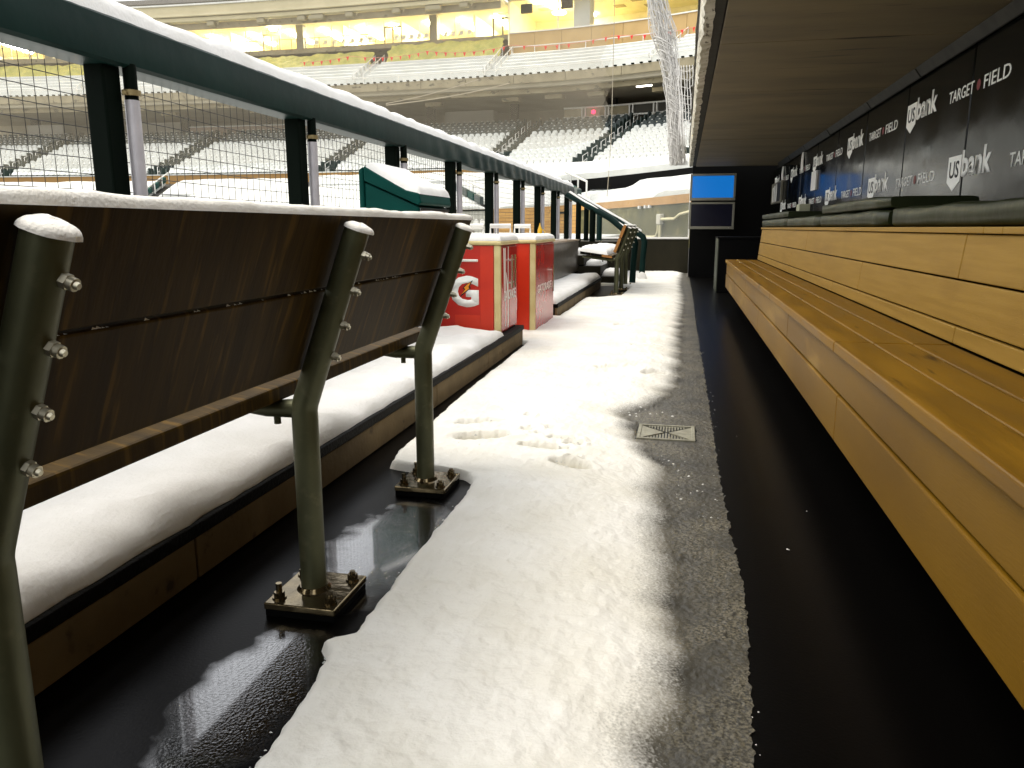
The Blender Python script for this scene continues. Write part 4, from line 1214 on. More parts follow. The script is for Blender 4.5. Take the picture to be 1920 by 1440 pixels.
# seats ------------------------------------------------------------
AISLES = [20.0, 28.3, 36.0, 50.2, 66.2, 81.6]
def seat_mesh(snowy):
    m = MB()
    m.add([(-0.225, 0.06, 0.42), (0.225, 0.06, 0.42), (0.225, 0.30, 0.38), (-0.225, 0.30, 0.38), (-0.225, 0.06, 0.46), (0.225, 0.06, 0.46), (0.225, 0.30, 0.42), (-0.225, 0.30, 0.42)],
          [(0, 3, 2, 1), (4, 5, 6, 7), (0, 1, 5, 4), (1, 2, 6, 5), (2, 3, 7, 6), (3, 0, 4, 7)], 0)
    pr = [(-0.225, 0.42), (0.225, 0.42), (0.225, 0.72), (0.15, 0.84), (-0.15, 0.84), (-0.225, 0.72)]
    m.add([(x, 0.30 + (z - 0.42) * 0.14, z) for x, z in pr] + [(x, 0.345 + (z - 0.42) * 0.14, z) for x, z in pr],
          [(0, 1, 2, 3, 4, 5), (11, 10, 9, 8, 7, 6)] + [(i, 6 + i, 6 + (i + 1) % 6, (i + 1) % 6) for i in range(6)], 0)
    m.add([(-0.05, 0.16, 0), (0.05, 0.16, 0), (0.05, 0.26, 0), (-0.05, 0.26, 0), (-0.05, 0.16, 0.40), (0.05, 0.16, 0.40), (0.05, 0.26, 0.40), (-0.05, 0.26, 0.40)],
          [(0, 1, 5, 4), (1, 2, 6, 5), (2, 3, 7, 6), (3, 0, 4, 7)], 0)
    if snowy:
        m.add([(-0.245, 0.01, 0.400), (0.245, 0.01, 0.400), (0.245, 0.31, 0.44), (-0.245, 0.31, 0.44), (-0.18, 0.06, 0.60), (0.18, 0.06, 0.60), (0.20, 0.29, 0.70), (-0.20, 0.29, 0.70)],
              [(4, 5, 6, 7), (0, 1, 5, 4), (1, 2, 6, 5), (2, 3, 7, 6), (3, 0, 4, 7)], 1, True)
        pr = [(-0.24, 0.62), (0.24, 0.62), (0.21, 0.84), (0.11, 0.93), (-0.11, 0.93), (-0.21, 0.84)]
        m.add([(x, 0.290, z) for x, z in pr] + [(x, 0.43, z) for x, z in pr], [(0, 1, 2, 3, 4, 5), (11, 10, 9, 8, 7, 6)] + [(i, 6 + i, 6 + (i + 1) % 6, (i + 1) % 6) for i in range(6)], 1)
    else:
        m.add([(-0.09, 0.30, 0.845), (0.09, 0.30, 0.845), (0.09, 0.42, 0.845), (-0.09, 0.42, 0.845), (0, 0.37, 0.93)], [(0, 1, 4), (1, 2, 4), (2, 3, 4), (3, 0, 4)], 1)
    return m
SM_S, SM_B = seat_mesh(True), seat_mesh(False)
ME_SEAT_S = SM_S.mesh("stadium_seat", [SEATG, SNOWF]); ME_SEAT_B = SM_B.mesh("stadium_seat", [SEATG, SNOWF])
seats = []
for r in range(NROW - 1):
    a = A0 + 0.4 + 0.1 * (r % 2)
    while a < A1:
        lean_ = 0.0
        if min(abs(a - q) for q in AISLES) > 0.85:
            p = BOWL.at(a, TREAD * r + 0.35, rowz(r))
            seats.append((p.x ** 2 + p.y ** 2, r, a, p))
        a += 0.53 / (1.0)
vis = [s for s in seats if 19.0 < s[2] < 34.6 and s[1] < 12]
vis.sort(key=lambda s: s[0])
near = set(id(s) for s in vis[:300])
ORD = ["lowest", "second lowest", "third", "fourth", "fifth", "sixth", "seventh", "eighth", "ninth", "tenth", "eleventh", "twelfth", "thirteenth", "fourteenth", "fifteenth", "sixteenth", "seventeenth", "eighteenth"]
BLK = [(19.0, 28.3, "right block"), (28.3, 36.0, "middle block")]
def seat_label(r, a, snowy):
    a0 = 20.0 if a > 20.0 else 12.0
    a0 = 28.3 if a > 28.3 else a0
    n_ = max(0, int((a - a0 - 0.85) / 0.53))
    return ("snow capped" if snowy else "snow dabbed bare") + " green seat, " + ORD[r] + " row, " + ORD[n_ if n_ != 0 else 0].replace("second lowest", "second").replace("lowest", "first") + " from right aisle of " + ("right" if a < 28.3 else "left") + " block"
mass = MB()
for s in seats:
    _, r, a, p = s
    t, n = BOWL.frame(a)
    snowy = r < 10
    M = Matrix(((-t.x, n.x, 0, p.x), (-t.y, n.y, 0, p.y), (0, 0, 1, p.z), (0, 0, 0, 1)))
    if id(s) in near:
        o = bpy.data.objects.new("stadium_seat", ME_SEAT_S if snowy else ME_SEAT_B)
        COL.objects.link(o); o.matrix_basis = M
        tag(o, seat_label(r, a, snowy), "stadium seat",
            "snow covered seats of the lower bowl" if snowy else "sheltered seats of the lower bowl")
    else:
        src = SM_S if snowy else SM_B
        b = len(mass.v)
        mass.v.extend([tuple(M @ Vector(v)) for v in src.v])
        for f_, mi, sm in zip(src.f, src.m, src.sm):
            mass.f.append([b + i for i in f_]); mass.m.append(mi); mass.sm.append(sm)
for q in AISLES:      # dark row ends along the aisles
    for r in range(NROW - 1):
        for sd_ in (-0.60, 0.60):
            cbox(BOWL, q + sd_, TREAD * r + 0.42, rowz(r) + 0.02, 0.09, 0.62, 0.84, 0, mass)
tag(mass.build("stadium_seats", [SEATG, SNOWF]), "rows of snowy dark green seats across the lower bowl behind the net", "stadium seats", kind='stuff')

# aisle handrails -----------------------------------------------------
for i, q in enumerate(AISLES):
    where = ["beside the dugout roof edge", "rising to the white concourse railing", "left of the end of the green rail", "above the teal box", "seen between the two nearest rail posts", "farthest left behind the nearest post"][i]
    h = thing("aisle_handrail", "white stepped aisle handrail in the lower bowl " + where, "handrail", BOWL.at(q, 0, rowz(0)), "aisle handrails of the lower bowl")
    for k in range(0, NROW - 2, 2):
        m = MB()
        p0 = BOWL.at(q, TREAD * k + 0.5, rowz(k)); p1 = BOWL.at(q, TREAD * (k + 1) + 0.55, rowz(k + 1))
        Z = Vector((0, 0, 0.95))
        m.tube([p0, p0 + Z, p1 + Z, p1], 0.032, 6)
        m.tube([p0 + Z * 0.55, p1 + Z * 0.55], 0.028, 6)
        m.build("rail_section", RAILW, h)

# concourse under the deck ------------------------------------------------
sweep(BOWL, A0, A1, [(12.0, rowz(15)), (20.0, rowz(15)), (20.0, 13.0)], 2.0).build("concourse_floor", mat("concourse_paint", (0.50, 0.46, 0.36), (0.42, 0.38, 0.29), 0.4, rough=0.8), ter)
dk = tag(sweep(BOWL, A0, A1, [(6.5, 11.72), (6.5, 12.42), (7.0, 12.42), (7.0, 11.60), (20.0, 11.60), (20.0, 11.45), (6.8, 11.45), (6.8, 11.72)], 1.0, closed=True).build("deck", mat("deck_soffit", (0.40, 0.36, 0.27), (0.33, 0.295, 0.215), 0.4, rough=0.8)), kind='structure')
# fascia of precast slabs
a = A0
while a < A1 - 1:
    m = sweep(BOWL, a + 0.02, a + 3.98, [(6.40, 11.74), (6.40, 12.40), (6.49, 12.40), (6.49, 11.74)], 1.0, closed=True)
    m.build("fascia_slab", DECKC, dk)
    a += 4.0
m = sweep(BOWL, A0, A1, [(7.4, 11.05), (7.4, 11.44), (7.9, 11.44), (7.9, 11.05)], 1.0, closed=True)
m.build("edge_beam", DECKC, dk)
a = A0 + 0.3
BR = cbox(BOWL, 40, 6.4, 12.36, 0.2, 0.3, 0.12).mesh("bracket", BLACKMETAL)
while a < 92:
    m = cbox(BOWL, a, 6.36, 12.41, 0.22, 0.16, 0.09)
    m.build("bracket", BLACKMETAL, dk)
    a += 0.62
for a in (26.2, 30.4, 33.5, 37.0, 44.0, 52.5, 61.0, 70.0):
    cbox(BOWL, a, 8.6 + (a % 3) * 0.5, 10.72, 1.5, 0.9, 0.32).build("ceiling_unit", DECKC, dk)
cbox(BOWL, 27.0, 8.2, 11.0, 1.3, 0.12, 0.10).build("strip_lamp", mat("strip_lamp_glass", (0.9, 0.9, 0.85), emit=(1.0, 0.92, 0.75), estr=4.0), dk)
for i, a in enumerate((24.5, 31.0, 38.5, 46.5, 55.0, 63.5, 72.0, 80.0, 88.0)):
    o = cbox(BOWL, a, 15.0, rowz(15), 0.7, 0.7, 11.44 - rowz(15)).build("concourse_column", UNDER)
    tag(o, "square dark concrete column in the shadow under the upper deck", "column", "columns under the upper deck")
for (a, wd, ht, off) in ((27.5, 3.0, 1.7, 16), (33.0, 4.5, 2.0, 17), (43.0, 5.0, 2.1, 16.5), (57.0, 4.0, 1.8, 16), (75.0, 6.0, 2.0, 16.5), (86.0, 4.0, 1.6, 14)):
    o = cbox(BOWL, a, off, rowz(15), wd, 1.4, ht).build("concourse_kiosk", mat("kiosk_paint", (0.40, 0.38, 0.33), rough=0.7))
    nm_ = {27.5: "behind the white panelled railing by the dugout roof", 33.0: "behind the left end of the white panelled railing", 43.0: "behind the cables in the middle of the concourse", 57.0: "above the low pinkish parapet", 75.0: "behind the nearest rail post", 86.0: "at the far left under the lit rooms"}[a]
    tag(o, "dark closed concession stand on the concourse " + nm_, "kiosk", "kiosks under the upper deck")
# white panelled railing and low parapet at the back of the bowl
rl = thing("panel_railing", "white panelled railing at the back of the lower bowl near a red light", "railing", BOWL.at(28, 12.3, rowz(15)))
a = 21.0
while a < 33.6:
    m = MB()
    for z in (0.50, 1.36):
        m.tube([BOWL.at(a, 12.2, rowz(15) + z), BOWL.at(a + 1.55, 12.2, rowz(15) + z)], 0.085, 6)
    for q in (0.0, 0.22):
        m.tube([BOWL.at(a + q, 12.2, rowz(15) - 0.1), BOWL.at(a + q, 12.2, rowz(15) + 1.40)], 0.075, 6)
    m.build("rail_frame", RAILW, rl)
    m = MB(); m.add([BOWL.at(a + 0.3, 12.24, rowz(15) + 0.58), BOWL.at(a + 1.5, 12.24, rowz(15) + 0.58), BOWL.at(a + 1.5, 12.24, rowz(15) + 1.30), BOWL.at(a + 0.3, 12.24, rowz(15) + 1.30)], [(0, 1, 2, 3)])
    m.build("mesh_panel", DECKC if int(a * 2) % 3 else UNDER, rl)
    a += 1.6
m = MB(); c = BOWL.at(31.6, 12.1, rowz(15) + 0.92)
for i in range(1):
    m.tube([c - Vector((0, 0, .17)), c - Vector((0, 0, .10)), c + Vector((0, 0, .10)), c + Vector((0, 0, .17))], [0.06, 0.18, 0.18, 0.06], 12)
tag(m.build("red_lamp", REDLAMP), "round red warning lamp fixed to the white panelled railing", "lamp")
pp = sweep(BOWL, 48.5, 70.0, [(12.2, rowz(15) - 0.1), (12.2, rowz(15) + 0.95), (12.4, rowz(15) + 0.95), (12.4, rowz(15) - 0.1)], 1.0, closed=True).build("low_parapet", mat("pinkish_precast", (0.24, 0.18, 0.13), (0.19, 0.14, 0.11), 0.6, rough=0.8), None)
tag(pp, "low pinkish precast parapet with a snowy top behind the rows of seats", "parapet wall")
sweep(BOWL, 48.5, 70.0, [(12.15, rowz(15) + 0.955), (12.15, rowz(15) + 1.03), (12.45, rowz(15) + 1.03), (12.45, rowz(15) + 0.955)], 1.0, closed=True).build("snow_cover", SNOWF, pp)

# upper terrace ------------------------------------------------------------
prof = [(7.0, 12.42), (7.6, 12.42)]
NU, TU, RU = 6, 0.78, 0.42
for r in range(NU):
    prof += [(7.6 + TU * r, 12.55 + RU * (r + 1)), (7.6 + TU * (r + 1), 12.55 + RU * (r + 1))]
ut = tag(sweep(BOWL, A0, A1, prof, 1.0).build("upper_terrace", SNOWF), kind='structure')
# bench rows of the upper terrace under snow: one thing per block and row
UA = [(20.2, 25.2), (26.6, 37.6), (39.0, 49.6), (51.0, 62.0), (63.5, 77), (78.5, 90)]
for bi, (a, b) in enumerate(UA):
    for r in range(NU - 1):
        z = 12.55 + RU * (r + 1)
        m = sweep(BOWL, a, b, [(7.6 + TU * r + 0.12, z + 0.02), (7.6 + TU * r + 0.08, z + 0.36), (7.6 + TU * r + 0.22, z + 0.44), (7.6 + TU * r + 0.44, z + 0.42), (7.6 + TU * r + 0.44, z + 0.02)], 1.0, closed=True)
        o = m.build("snowy_seat_row", SNOWF)
        wh = ["nearest the dugout roof", "below the tan panel wall", "under the lit windows right of the dark column", "under the lit windows with the balcony", "above the sloping green rail", "at the far left"][bi]
        tag(o, ["lowest", "second lowest", "middle", "second highest", "highest"][r] + " snow buried upper deck row " + wh, "seat row", "snowed in seat rows of the upper deck, " + wh)
# low glass-like front rail of the deck
fr = thing("deck_front_rail", "thin white front rail along the snowy edge of the upper deck", "railing", BOWL.at(40, 7.2, 12.42))
a = 20.0
while a < 92:
    m = MB(); m.tube([BOWL.at(a, 7.1, 12.42), BOWL.at(a, 7.1, 13.05)], 0.04, 5); m.tube([BOWL.at(a, 7.1, 13.05), BOWL.at(min(a + 2.4, 92), 7.1, 13.05)], 0.035, 5)
    m.build("rail_section", RAILW, fr)
    a += 2.4
for i, q in enumerate((25.9, 38.3, 50.3, 62.8, 77.8)):
    h = thing("deck_stair_rail", "white stair rail on the snowy upper deck " + ["by the hanging net", "left of the tan panel wall", "below the glazed double doors", "under the balcony left of the doors", "at the far left"][i], "handrail", BOWL.at(q, 7.6, 12.6), "stair rails of the upper deck")
    for sd_ in (-0.45, 0.45):
        for k in range(3):
            m = MB()
            p0 = BOWL.at(q + sd_, 7.5 + 1.6 * k, 12.5 + 0.86 * k); p1 = BOWL.at(q + sd_, 7.5 + 1.6 * k + 1.5, 12.5 + 0.86 * k + 0.8); Z = Vector((0, 0, 0.95))
            m.tube([p0, p0 + Z, p1 + Z, p1], 0.04, 6); m.tube([p0 + Z * .5, p1 + Z * .5], 0.03, 6)
            m.build("rail_section", RAILW, h)
    m = sweep(BOWL, q - 0.42, q + 0.42, [(7.5, 12.6), (12.4, 15.25), (12.4, 15.0), (7.5, 12.4)], 0.4, closed=True)
    m.build("stair_flight", DARKCONC, h)
# string of red pennants
ps = thing("pennant_string", "string of small red pennants hung along the snowy upper deck", "pennants", BOWL.at(35, 9.5, 14.5))
def pen_pos(a):
    k = (a - 22.5) % 7.5 / 7.5
    return BOWL.at(a, 10.6, 15.72 - 0.32 * 4 * k * (1 - k))
m = MB(); m.tube([pen_pos(a) for a in np.arange(20.0, 58.0, 0.5)], 0.02, 4, caps=False); m.build("cord", mat("pink_cord", (0.6, 0.2, 0.15)), ps)
a = 21.0
while a < 57.5:
    p = pen_pos(a); t, n = BOWL.frame(a); w_ = 0.14; tw = random.uniform(-0.5, 0.5)
    t2 = t * math.cos(tw) + n * math.sin(tw)
    m = MB(); d_ = n * 0.01
    q = [p - t2 * w_, p + t2 * w_, p + n * 0.05 * tw - Vector((0, 0, 0.36))]
    m.add([v - d_ for v in q] + [v + d_ for v in q], [(0, 1, 2), (5, 4, 3), (0, 3, 4, 1), (1, 4, 5, 2), (2, 5, 3, 0)])
    m.build("pennant", RED, ps, recalc=True)
    a += 0.86 if random.random() > 0.12 else 1.7

# wall of tan panels below the open press room ---------------------------------
pr_ = thing("press_room", "open lit room with tan panel front wall, sloped ceiling and dark monitors", "building", BOWL.at(28, 14, 15.4))
PA0, PA1 = 13.0, 38.2
a = PA0
while a < PA1 - 0.1:
    b = min(a + 2.1, PA1)
    m = sweep(BOWL, a + 0.012, b - 0.012, [(12.3, 14.4), (12.3, 17.05), (12.5, 17.05), (12.5, 14.4)], 0.7, closed=True)
    m.build("wall_panel", TANPANEL, pr_)
    a = b
sweep(BOWL, PA0, PA1, [(12.2, 17.06), (12.2, 17.16), (12.7, 17.16), (12.7, 17.06)], 1.0, closed=True).build("counter_edge", RAILW, pr_)
sweep(BOWL, PA0, PA1, [(12.5, 16.2), (20.5, 16.2), (20.5, 20.2)], 1.0).build("back_wall", WARMW, pr_)
sweep(BOWL, PA0, PA1, [(12.2, 19.85), (20.6, 19.85), (20.6, 20.1), (12.2, 20.1)], 1.0, closed=True).build("ceiling", WARMW, pr_)
sweep(BOWL, PA0, PA1, [(11.8, 19.7), (11.8, 20.9), (12.19, 20.9), (12.19, 19.7)], 1.0, closed=True).build("front_beam", FRAME, pr_)
sweep(BOWL, PA0, 33.0, [(18.4, 16.9), (18.4, 18.0), (18.7, 18.0), (18.7, 16.9)], 1.0, closed=True).build("dark_band", FRAME, pr_)
sweep(BOWL, PA0, 33.0, [(18.3, 18.02), (18.3, 18.16), (18.7, 18.16), (18.7, 18.02)], 1.0, closed=True).build("band_cap", PALEFR, pr_)
m = MB(); t, n = BOWL.frame(PA1); m.obox(BOWL.at(PA1, 16.4, 18.1), t * 0.1, n * 4.1, Vector((0, 0, 2.0))); m.build("end_wall", WARMW, pr_)
for a, off in ((26.5, 14.5), (27.5, 16.5), (29.0, 14.2), (30.0, 16.2), (31.3, 17.5), (24.6, 15.0), (36.3, 16.0), (29.6, 18.4), (23.0, 17.0), (26.0, 18.2)):
    cbox(BOWL, a, off, 19.81, 1.0, 0.9, 0.035).build("ceiling_vent", mat("vent_grey", (0.42, 0.36, 0.20), rough=0.7), pr_)
cbox(BOWL, 32.9, 14.2, 17.17, 1.5, 1.3, 2.6).build("column", mat("grey_blue_column", (0.42, 0.44, 0.42), rough=0.5), pr_)
for a in (34.3, 22.0):
    m = MB(); m.tube([BOWL.at(a, 12.35, 17.0), BOWL.at(a, 12.35, 19.7)], 0.07, 8); m.build("front_post", PALEFR, pr_)
for a in np.arange(17, 33, 2.2):
    m = MB(); m.tube([BOWL.at(a, 15.5, 16.2), BOWL.at(a, 15.5, 17.7)], 0.035, 5); m.tube([BOWL.at(a, 15.5, 17.7), BOWL.at(a + 2.2, 15.5, 17.7)], 0.035, 5); m.build("inner_rail", PALEFR, pr_)
for i, (a, off) in enumerate(((36.0, 13.2), (35.0, 15.4), (33.6, 19.0), (25.3, 13.4), (21.6, 14.5))):
    m = MB(); c = BOWL.at(a, off, 19.79 if i != 1 else 19.3)
    m.tube([c + Vector((0, 0, 0.0)), c - Vector((0, 0, 0.09)), c - Vector((0, 0, 0.12))], [0.62, 0.62, 0.3], 18)
    m.build("ceiling_lamp", BALL, pr_)
m = MB(); m.tube([BOWL.at(31.5, 17.8, 18.3), BOWL.at(31.5, 17.8, 18.55)], 0.16, 10); m.build("red_light", REDLAMP, pr_)
for i, (a, off, lab) in enumerate(((37.0, 13.2, "dark monitor hanging at the left end of the open press room"), (33.8, 12.9, "dark monitor hanging beside the grey column of the press room"), (25.0, 12.6, "dark monitor hanging above the long cable by the net"))):
    mo = thing("hanging_monitor", lab, "monitor", BOWL.at(a, off, 19.0), "monitors hanging from the press room ceiling")
    cbox(BOWL, a, off, 18.9, 1.05, 0.25, 0.75).build("casing", BLACKMETAL, mo)
    m = MB(); m.tube([BOWL.at(a, off, 19.64), BOWL.at(a, off, 19.86)], 0.05, 6); m.build("bracket", FRAME, mo)
# rail in front of the panel wall
rr = thing("walkway_rail", "long white rail in front of the tan panel wall on the upper deck", "railing", BOWL.at(30, 12.0, 15.0))
a = 26.5
while a < 38.0:
    m = MB(); m.tube([BOWL.at(a, 12.0, 14.9), BOWL.at(a, 12.0, 15.85)], 0.045, 5); m.tube([BOWL.at(a, 12.0, 15.85), BOWL.at(min(a + 1.9, 38.1), 12.0, 15.85)], 0.045, 5)
    m.build("rail_section", RAILW, rr); a += 1.9

# lit club rooms -----------------------------------------------------------------
SU0, SU1 = 38.5, 95.0
ZF, ZC = 17.25, 19.55
su = thing("club_building", "long row of bright yellow lit club rooms behind glass on the upper deck", "building", BOWL.at(60, 14, ZF))
sweep(BOWL, SU0, SU1, [(13.2, ZF - 0.45), (13.2, ZF), (23.6, ZF), (23.6, ZF - 0.45)], 1.5, closed=True).build("floor_slab", DECKC, su)
sweep(BOWL, SU0, SU1, [(23.2, ZF), (23.2, ZC), (23.5, ZC), (23.5, ZF)], 1.5, closed=True).build("back_wall", WARMW, su)
sweep(BOWL, SU0, SU1, [(10.9, ZC + 0.01), (23.6, ZC + 0.01), (23.6, ZC + 0.3), (10.9, ZC + 0.3)], 1.5, closed=True).build("ceiling", WARMW, su)
# soffit and stepped fascia over the rooms
sweep(BOWL, SU0, SU1, [(10.2, ZC - 0.02), (10.2, ZC + 0.30), (10.88, ZC + 0.30), (10.88, ZC - 0.02)], 1.5, closed=True).build("soffit_beam", FASC, su)
sweep(BOWL, SU0, SU1, [(9.9, ZC + 0.38), (9.9, ZC + 0.62), (10.9, ZC + 0.62), (10.9, ZC + 0.38)], 1.5, closed=True).build("fascia_ledge", FASC, su)
sweep(BOWL, SU0, SU1, [(10.2, ZC + 0.64), (10.2, ZC + 1.35), (10.9, ZC + 1.35), (10.9, ZC + 0.64)], 1.5, closed=True).build("fascia", FASC, su)
sweep(BOWL, SU0, SU1, [(10.0, ZC + 1.37), (10.0, ZC + 1.5), (12.0, ZC + 1.5), (12.0, ZC + 1.37)], 1.5, closed=True).build("snowy_edge", SNOWF, su)
sweep(BOWL, SU0, SU1, [(10.88, ZC - 0.62), (10.88, ZC - 0.05), (11.0, ZC - 0.05), (11.0, ZC - 0.62)], 1.5, closed=True).build("hanging_fascia", DECKC, su)
# top deck seats peeking over the fascia
sweep(BOWL, SU0, SU1, [(12.0, ZC + 1.5), (12.0, ZC + 2.2), (14, ZC + 3.2), (14, ZC + 1.5)], 1.5, closed=True).build("parapet", UNDER, su)
a = SU0
i = 0
doors = (40.0, 50.6, 62.0, 74.5, 87.0)
while a < SU1 - 0.2:
    b = min(a + 1.75, SU1)
    isd = any(a <= d < b for d in doors)
    if isd:
        m = MB()
        for q in (a + 0.05, (a + b) / 2, b - 0.05):
            cbox(BOWL, q, 14.4, ZF, 0.13, 0.12, 1.75, 0, m)
        m2 = sweep(BOWL, a, b, [(14.34, ZF + 1.65), (14.34, ZF + 1.8), (14.46, ZF + 1.8), (14.46, ZF + 1.65)], 0.8, closed=True)
        d = m.build("door_frame", FRAME, su); m2.build("door_head", FRAME, d)
        for q in (a + 0.5, b - 0.5):
            m = MB(); t, n = BOWL.frame(q); c = BOWL.at(q, 14.36, ZF + 2.03)
            m.tube([c + 0.14 * (t * math.cos(th) + Vector((0, 0, math.sin(th)))) for th in np.linspace(0, 2 * math.pi, 13)], 0.02, 5, caps=False)
            m.build("round_number_sign", ORANGE, d)
    fr_ = MB()
    cbox(BOWL, a, 14.4, ZF, 0.06, 0.08, ZC - ZF, 0, fr_)
    w_ = fr_.build("window_frame", PALEFR, su)
    m = MB(); m.add([BOWL.at(a + 0.04, 14.4, ZF + 0.02), BOWL.at(b - 0.04, 14.4, ZF + 0.02), BOWL.at(b - 0.04, 14.4, ZC - 0.02), BOWL.at(a + 0.04, 14.4, ZC - 0.02)], [(0, 1, 2, 3)])
    m.build("pane", PANE, w_)
    a = b; i += 1
for a in (45.6, 58.9, 72.3, 85.0):
    cbox(BOWL, a, 14.0, ZF, 0.75, 0.7, ZC - ZF).build("column", FRAME, su)
for a in (42.0, 49.2, 55.0, 66.5, 80.0):
    m = MB(); t, n = BOWL.frame(a); m.obox(BOWL.at(a, 18.9, (ZF + ZC) / 2), t * 0.06, n * 4.2, Vector((0, 0, (ZC - ZF) / 2 - 0.01))); m.build("partition", WARMW, su)
for a in (40.4, 43.6, 46.9, 50.6, 53.6, 57.5, 61.0, 65.0, 69.0, 73.0, 77.0, 82.0, 87.0, 91.0):
    m = MB(); m.obox((BOWL.at(a, 18.2, ZC - 0.10)), Vector(BOWL.frame(a)[0]) * 0.16, Vector(BOWL.frame(a)[1]) * 2.6, Vector((0, 0, 0.05))); m.build("ceiling_tube_lamp", TUBE, su)
for a in (84.0, 85.2, 89.5):
    m = MB(); c = BOWL.at(a, 17, ZC - 0.5); m.tube([c + Vector((0, 0, .3)), c + Vector((0, 0, .15)), c - Vector((0, 0, .15)), c - Vector((0, 0, .3))], [0.12, 0.36, 0.36, 0.12], 12); m.build("globe_lamp", BALL, su)
m = MB(); c = BOWL.at(61.5, 13.6, ZC - 0.25); m.tube([c + Vector((0, 0, .2)), c + Vector((0, 0, .1)), c - Vector((0, 0, .1)), c - Vector((0, 0, .2))], [0.1, 0.34, 0.34, 0.1], 12); m.build("globe_lamp", BALL, su)
# balcony rail
a = 51.2
br_ = thing("balcony_rail", "dark balcony rail with a snowy foot in front of the lit club windows", "railing", BOWL.at(55, 13.3, ZF))
while a < 64:
    m = MB(); m.tube([BOWL.at(a, 13.35, ZF), BOWL.at(a, 13.35, ZF + 0.95)], 0.04, 5); m.tube([BOWL.at(a, 13.35, ZF + 0.95), BOWL.at(a + 1.4, 13.35, ZF + 0.95)], 0.035, 5)
    m.build("rail_section", FRAME, br_); a += 1.4
# fixtures hung under the fascia
k_ = 0
for a, big in ((41.5, 0), (44.3, 1), (47.8, 0), (52.3, 0), (55.5, 1), (57.0, 0), (61.0, 0), (66, 0), (71, 1)):
    fx = thing("hanging_speaker", ("wide " if big else "small ") + "grey speaker under the pale fascia, " + ["first", "second", "third", "fourth", "fifth", "sixth", "seventh", "eighth", "ninth"][k_] + " from the press room end", "speaker", BOWL.at(a, 10.5, ZC - 0.5), "speakers hung below the upper fascia")
    k_ += 1
    cbox(BOWL, a, 10.5, ZC - 0.50, 1.5 if big else 0.8, 0.6, 0.42).build("box", mat("speaker_grey", (0.26, 0.23, 0.14), rough=0.6), fx, bevel=0.1)
    m = MB(); m.tube([BOWL.at(a - 0.6, 10.5, ZC - 0.35), BOWL.at(a - 0.75, 10.5, ZC - 0.02)], 0.05, 5); m.build("bracket", FASC, fx)
# chairs along the window bar
seat = MB()
seat.box(-.2, .2, -.2, .2, 0.42, 0.48); seat.box(-.2, .2, .17, .21, 0.48, 0.85)
for sx in (-.18, .18):
    for sy in (-.18, .18):
        seat.box(sx - .02, sx + .02, sy - .02, sy + .02, 0, 0.42)
ME_CH = seat.mesh("chair", [WHITEPL])
CHN = ['first', 'second', 'third', 'fourth', 'fifth', 'sixth', 'seventh', 'eighth', 'ninth', 'tenth', 'eleventh', 'twelfth', 'thirteenth', 'fourteenth', 'fifteenth', 'sixteenth', 'seventeenth']
k_ = -1
for a in np.r_[np.arange(42.3, 45.0, 0.75), np.arange(46.4, 49.9, 0.75), np.arange(52.0, 58.2, 0.9)]:
    k_ += 1
    o = bpy.data.objects.new("chair", ME_CH); COL.objects.link(o)
    t, n = BOWL.frame(a); p = BOWL.at(a, 13.9, ZF)
    o.matrix_basis = Matrix(((-t.x, n.x, 0, p.x), (-t.y, n.y, 0, p.y), (0, 0, 1, p.z), (0, 0, 0, 1)))
    tag(o, CHN[k_] + " white chair outside the lit club windows, counted from the press room end", "chair", "chairs outside the club windows")

# crumpled olive tarps over the rows below the rooms -----------------------------------
def tarp(a0, a1, off0, z0, off1, z1, amp, label, seed):
    mb = MB(); rows = []
    for a in np.linspace(a0, a1, 70):
        row = []
        for t in np.linspace(0, 1, 16):
            w_ = amp * (fbm(a * 1.1 + t * 3.0, t * 2.2, seed, 4) + 0.6 * abs(noise.noise(Vector((a * 2.6 + 4 * t, t * 2, seed)))))
            row.append(BOWL.at(a + 0.25 * fbm(t * 4, seed, a * .2, 2), off0 + (off1 - off0) * t, z0 + (z1 - z0) * t + w_))
        rows.append(row)
    mb.strip(rows, 0, True)
    return tag(mb.build("warm_lit_tarp", TARPG), label, "tarp", "olive tarps below the club rooms")
tarp(38.9, 49.6, 11.9, 15.15, 13.1, 16.95, 0.20, "wrinkled olive tarp below the club windows, between the two stair rails", 3.0)
tarp(51.2, 63.5, 12.0, 15.20, 13.1, 16.55, 0.20, "wrinkled olive tarp under the balcony left of the double doors", 9.0)
tarp(64.5, 92.0, 12.0, 15.20, 13.1, 16.55, 0.16, "olive tarp at the far left, mostly hidden by the green rail", 14.0)

# ================================================================ BACKSTOP WALL, SNOWED-IN FRONT BOXES
def uvsweep(curve, a0, a1, off, z0, z1, step=0.5):
    n = int((a1 - a0) / step) + 1
    aa = np.linspace(a0, a1, n)
    V = []; UV = []
    for a in aa:
        V += [curve.at(a, off, z0), curve.at(a, off, z1)]; UV += [(a, z0), (a, z1)]
    F = [(2 * i, 2 * i + 2, 2 * i + 3, 2 * i + 1) for i in range(n - 1)]
    me = bpy.data.meshes.new("w"); me.from_pydata([tuple(v) for v in V], [], F)
    uvl = me.uv_layers.new(name="UVMap")
    for lp in me.loops:
        uvl.data[lp.index].uv = UV[lp.vertex_index]
    return me
bs = MB()
sweep(BACK, 0.0, BACK.len, [(0.03, -0.6), (0.03, 0.995), (0.5, 0.995), (0.5, -0.6)], 0.6, closed=True, mb=bs)
bw = bs.build("backstop_wall", OLIVEC)
tag(bw, "low curved backstop wall of tan stone and stained concrete around home plate", "wall")
SPLIT = 15.0
me = uvsweep(BACK, SPLIT, BACK.len, 0.0, -0.6, 1.0); me.materials.append(STONE); o = bpy.data.objects.new("stone_facing", me); link(o, bw)
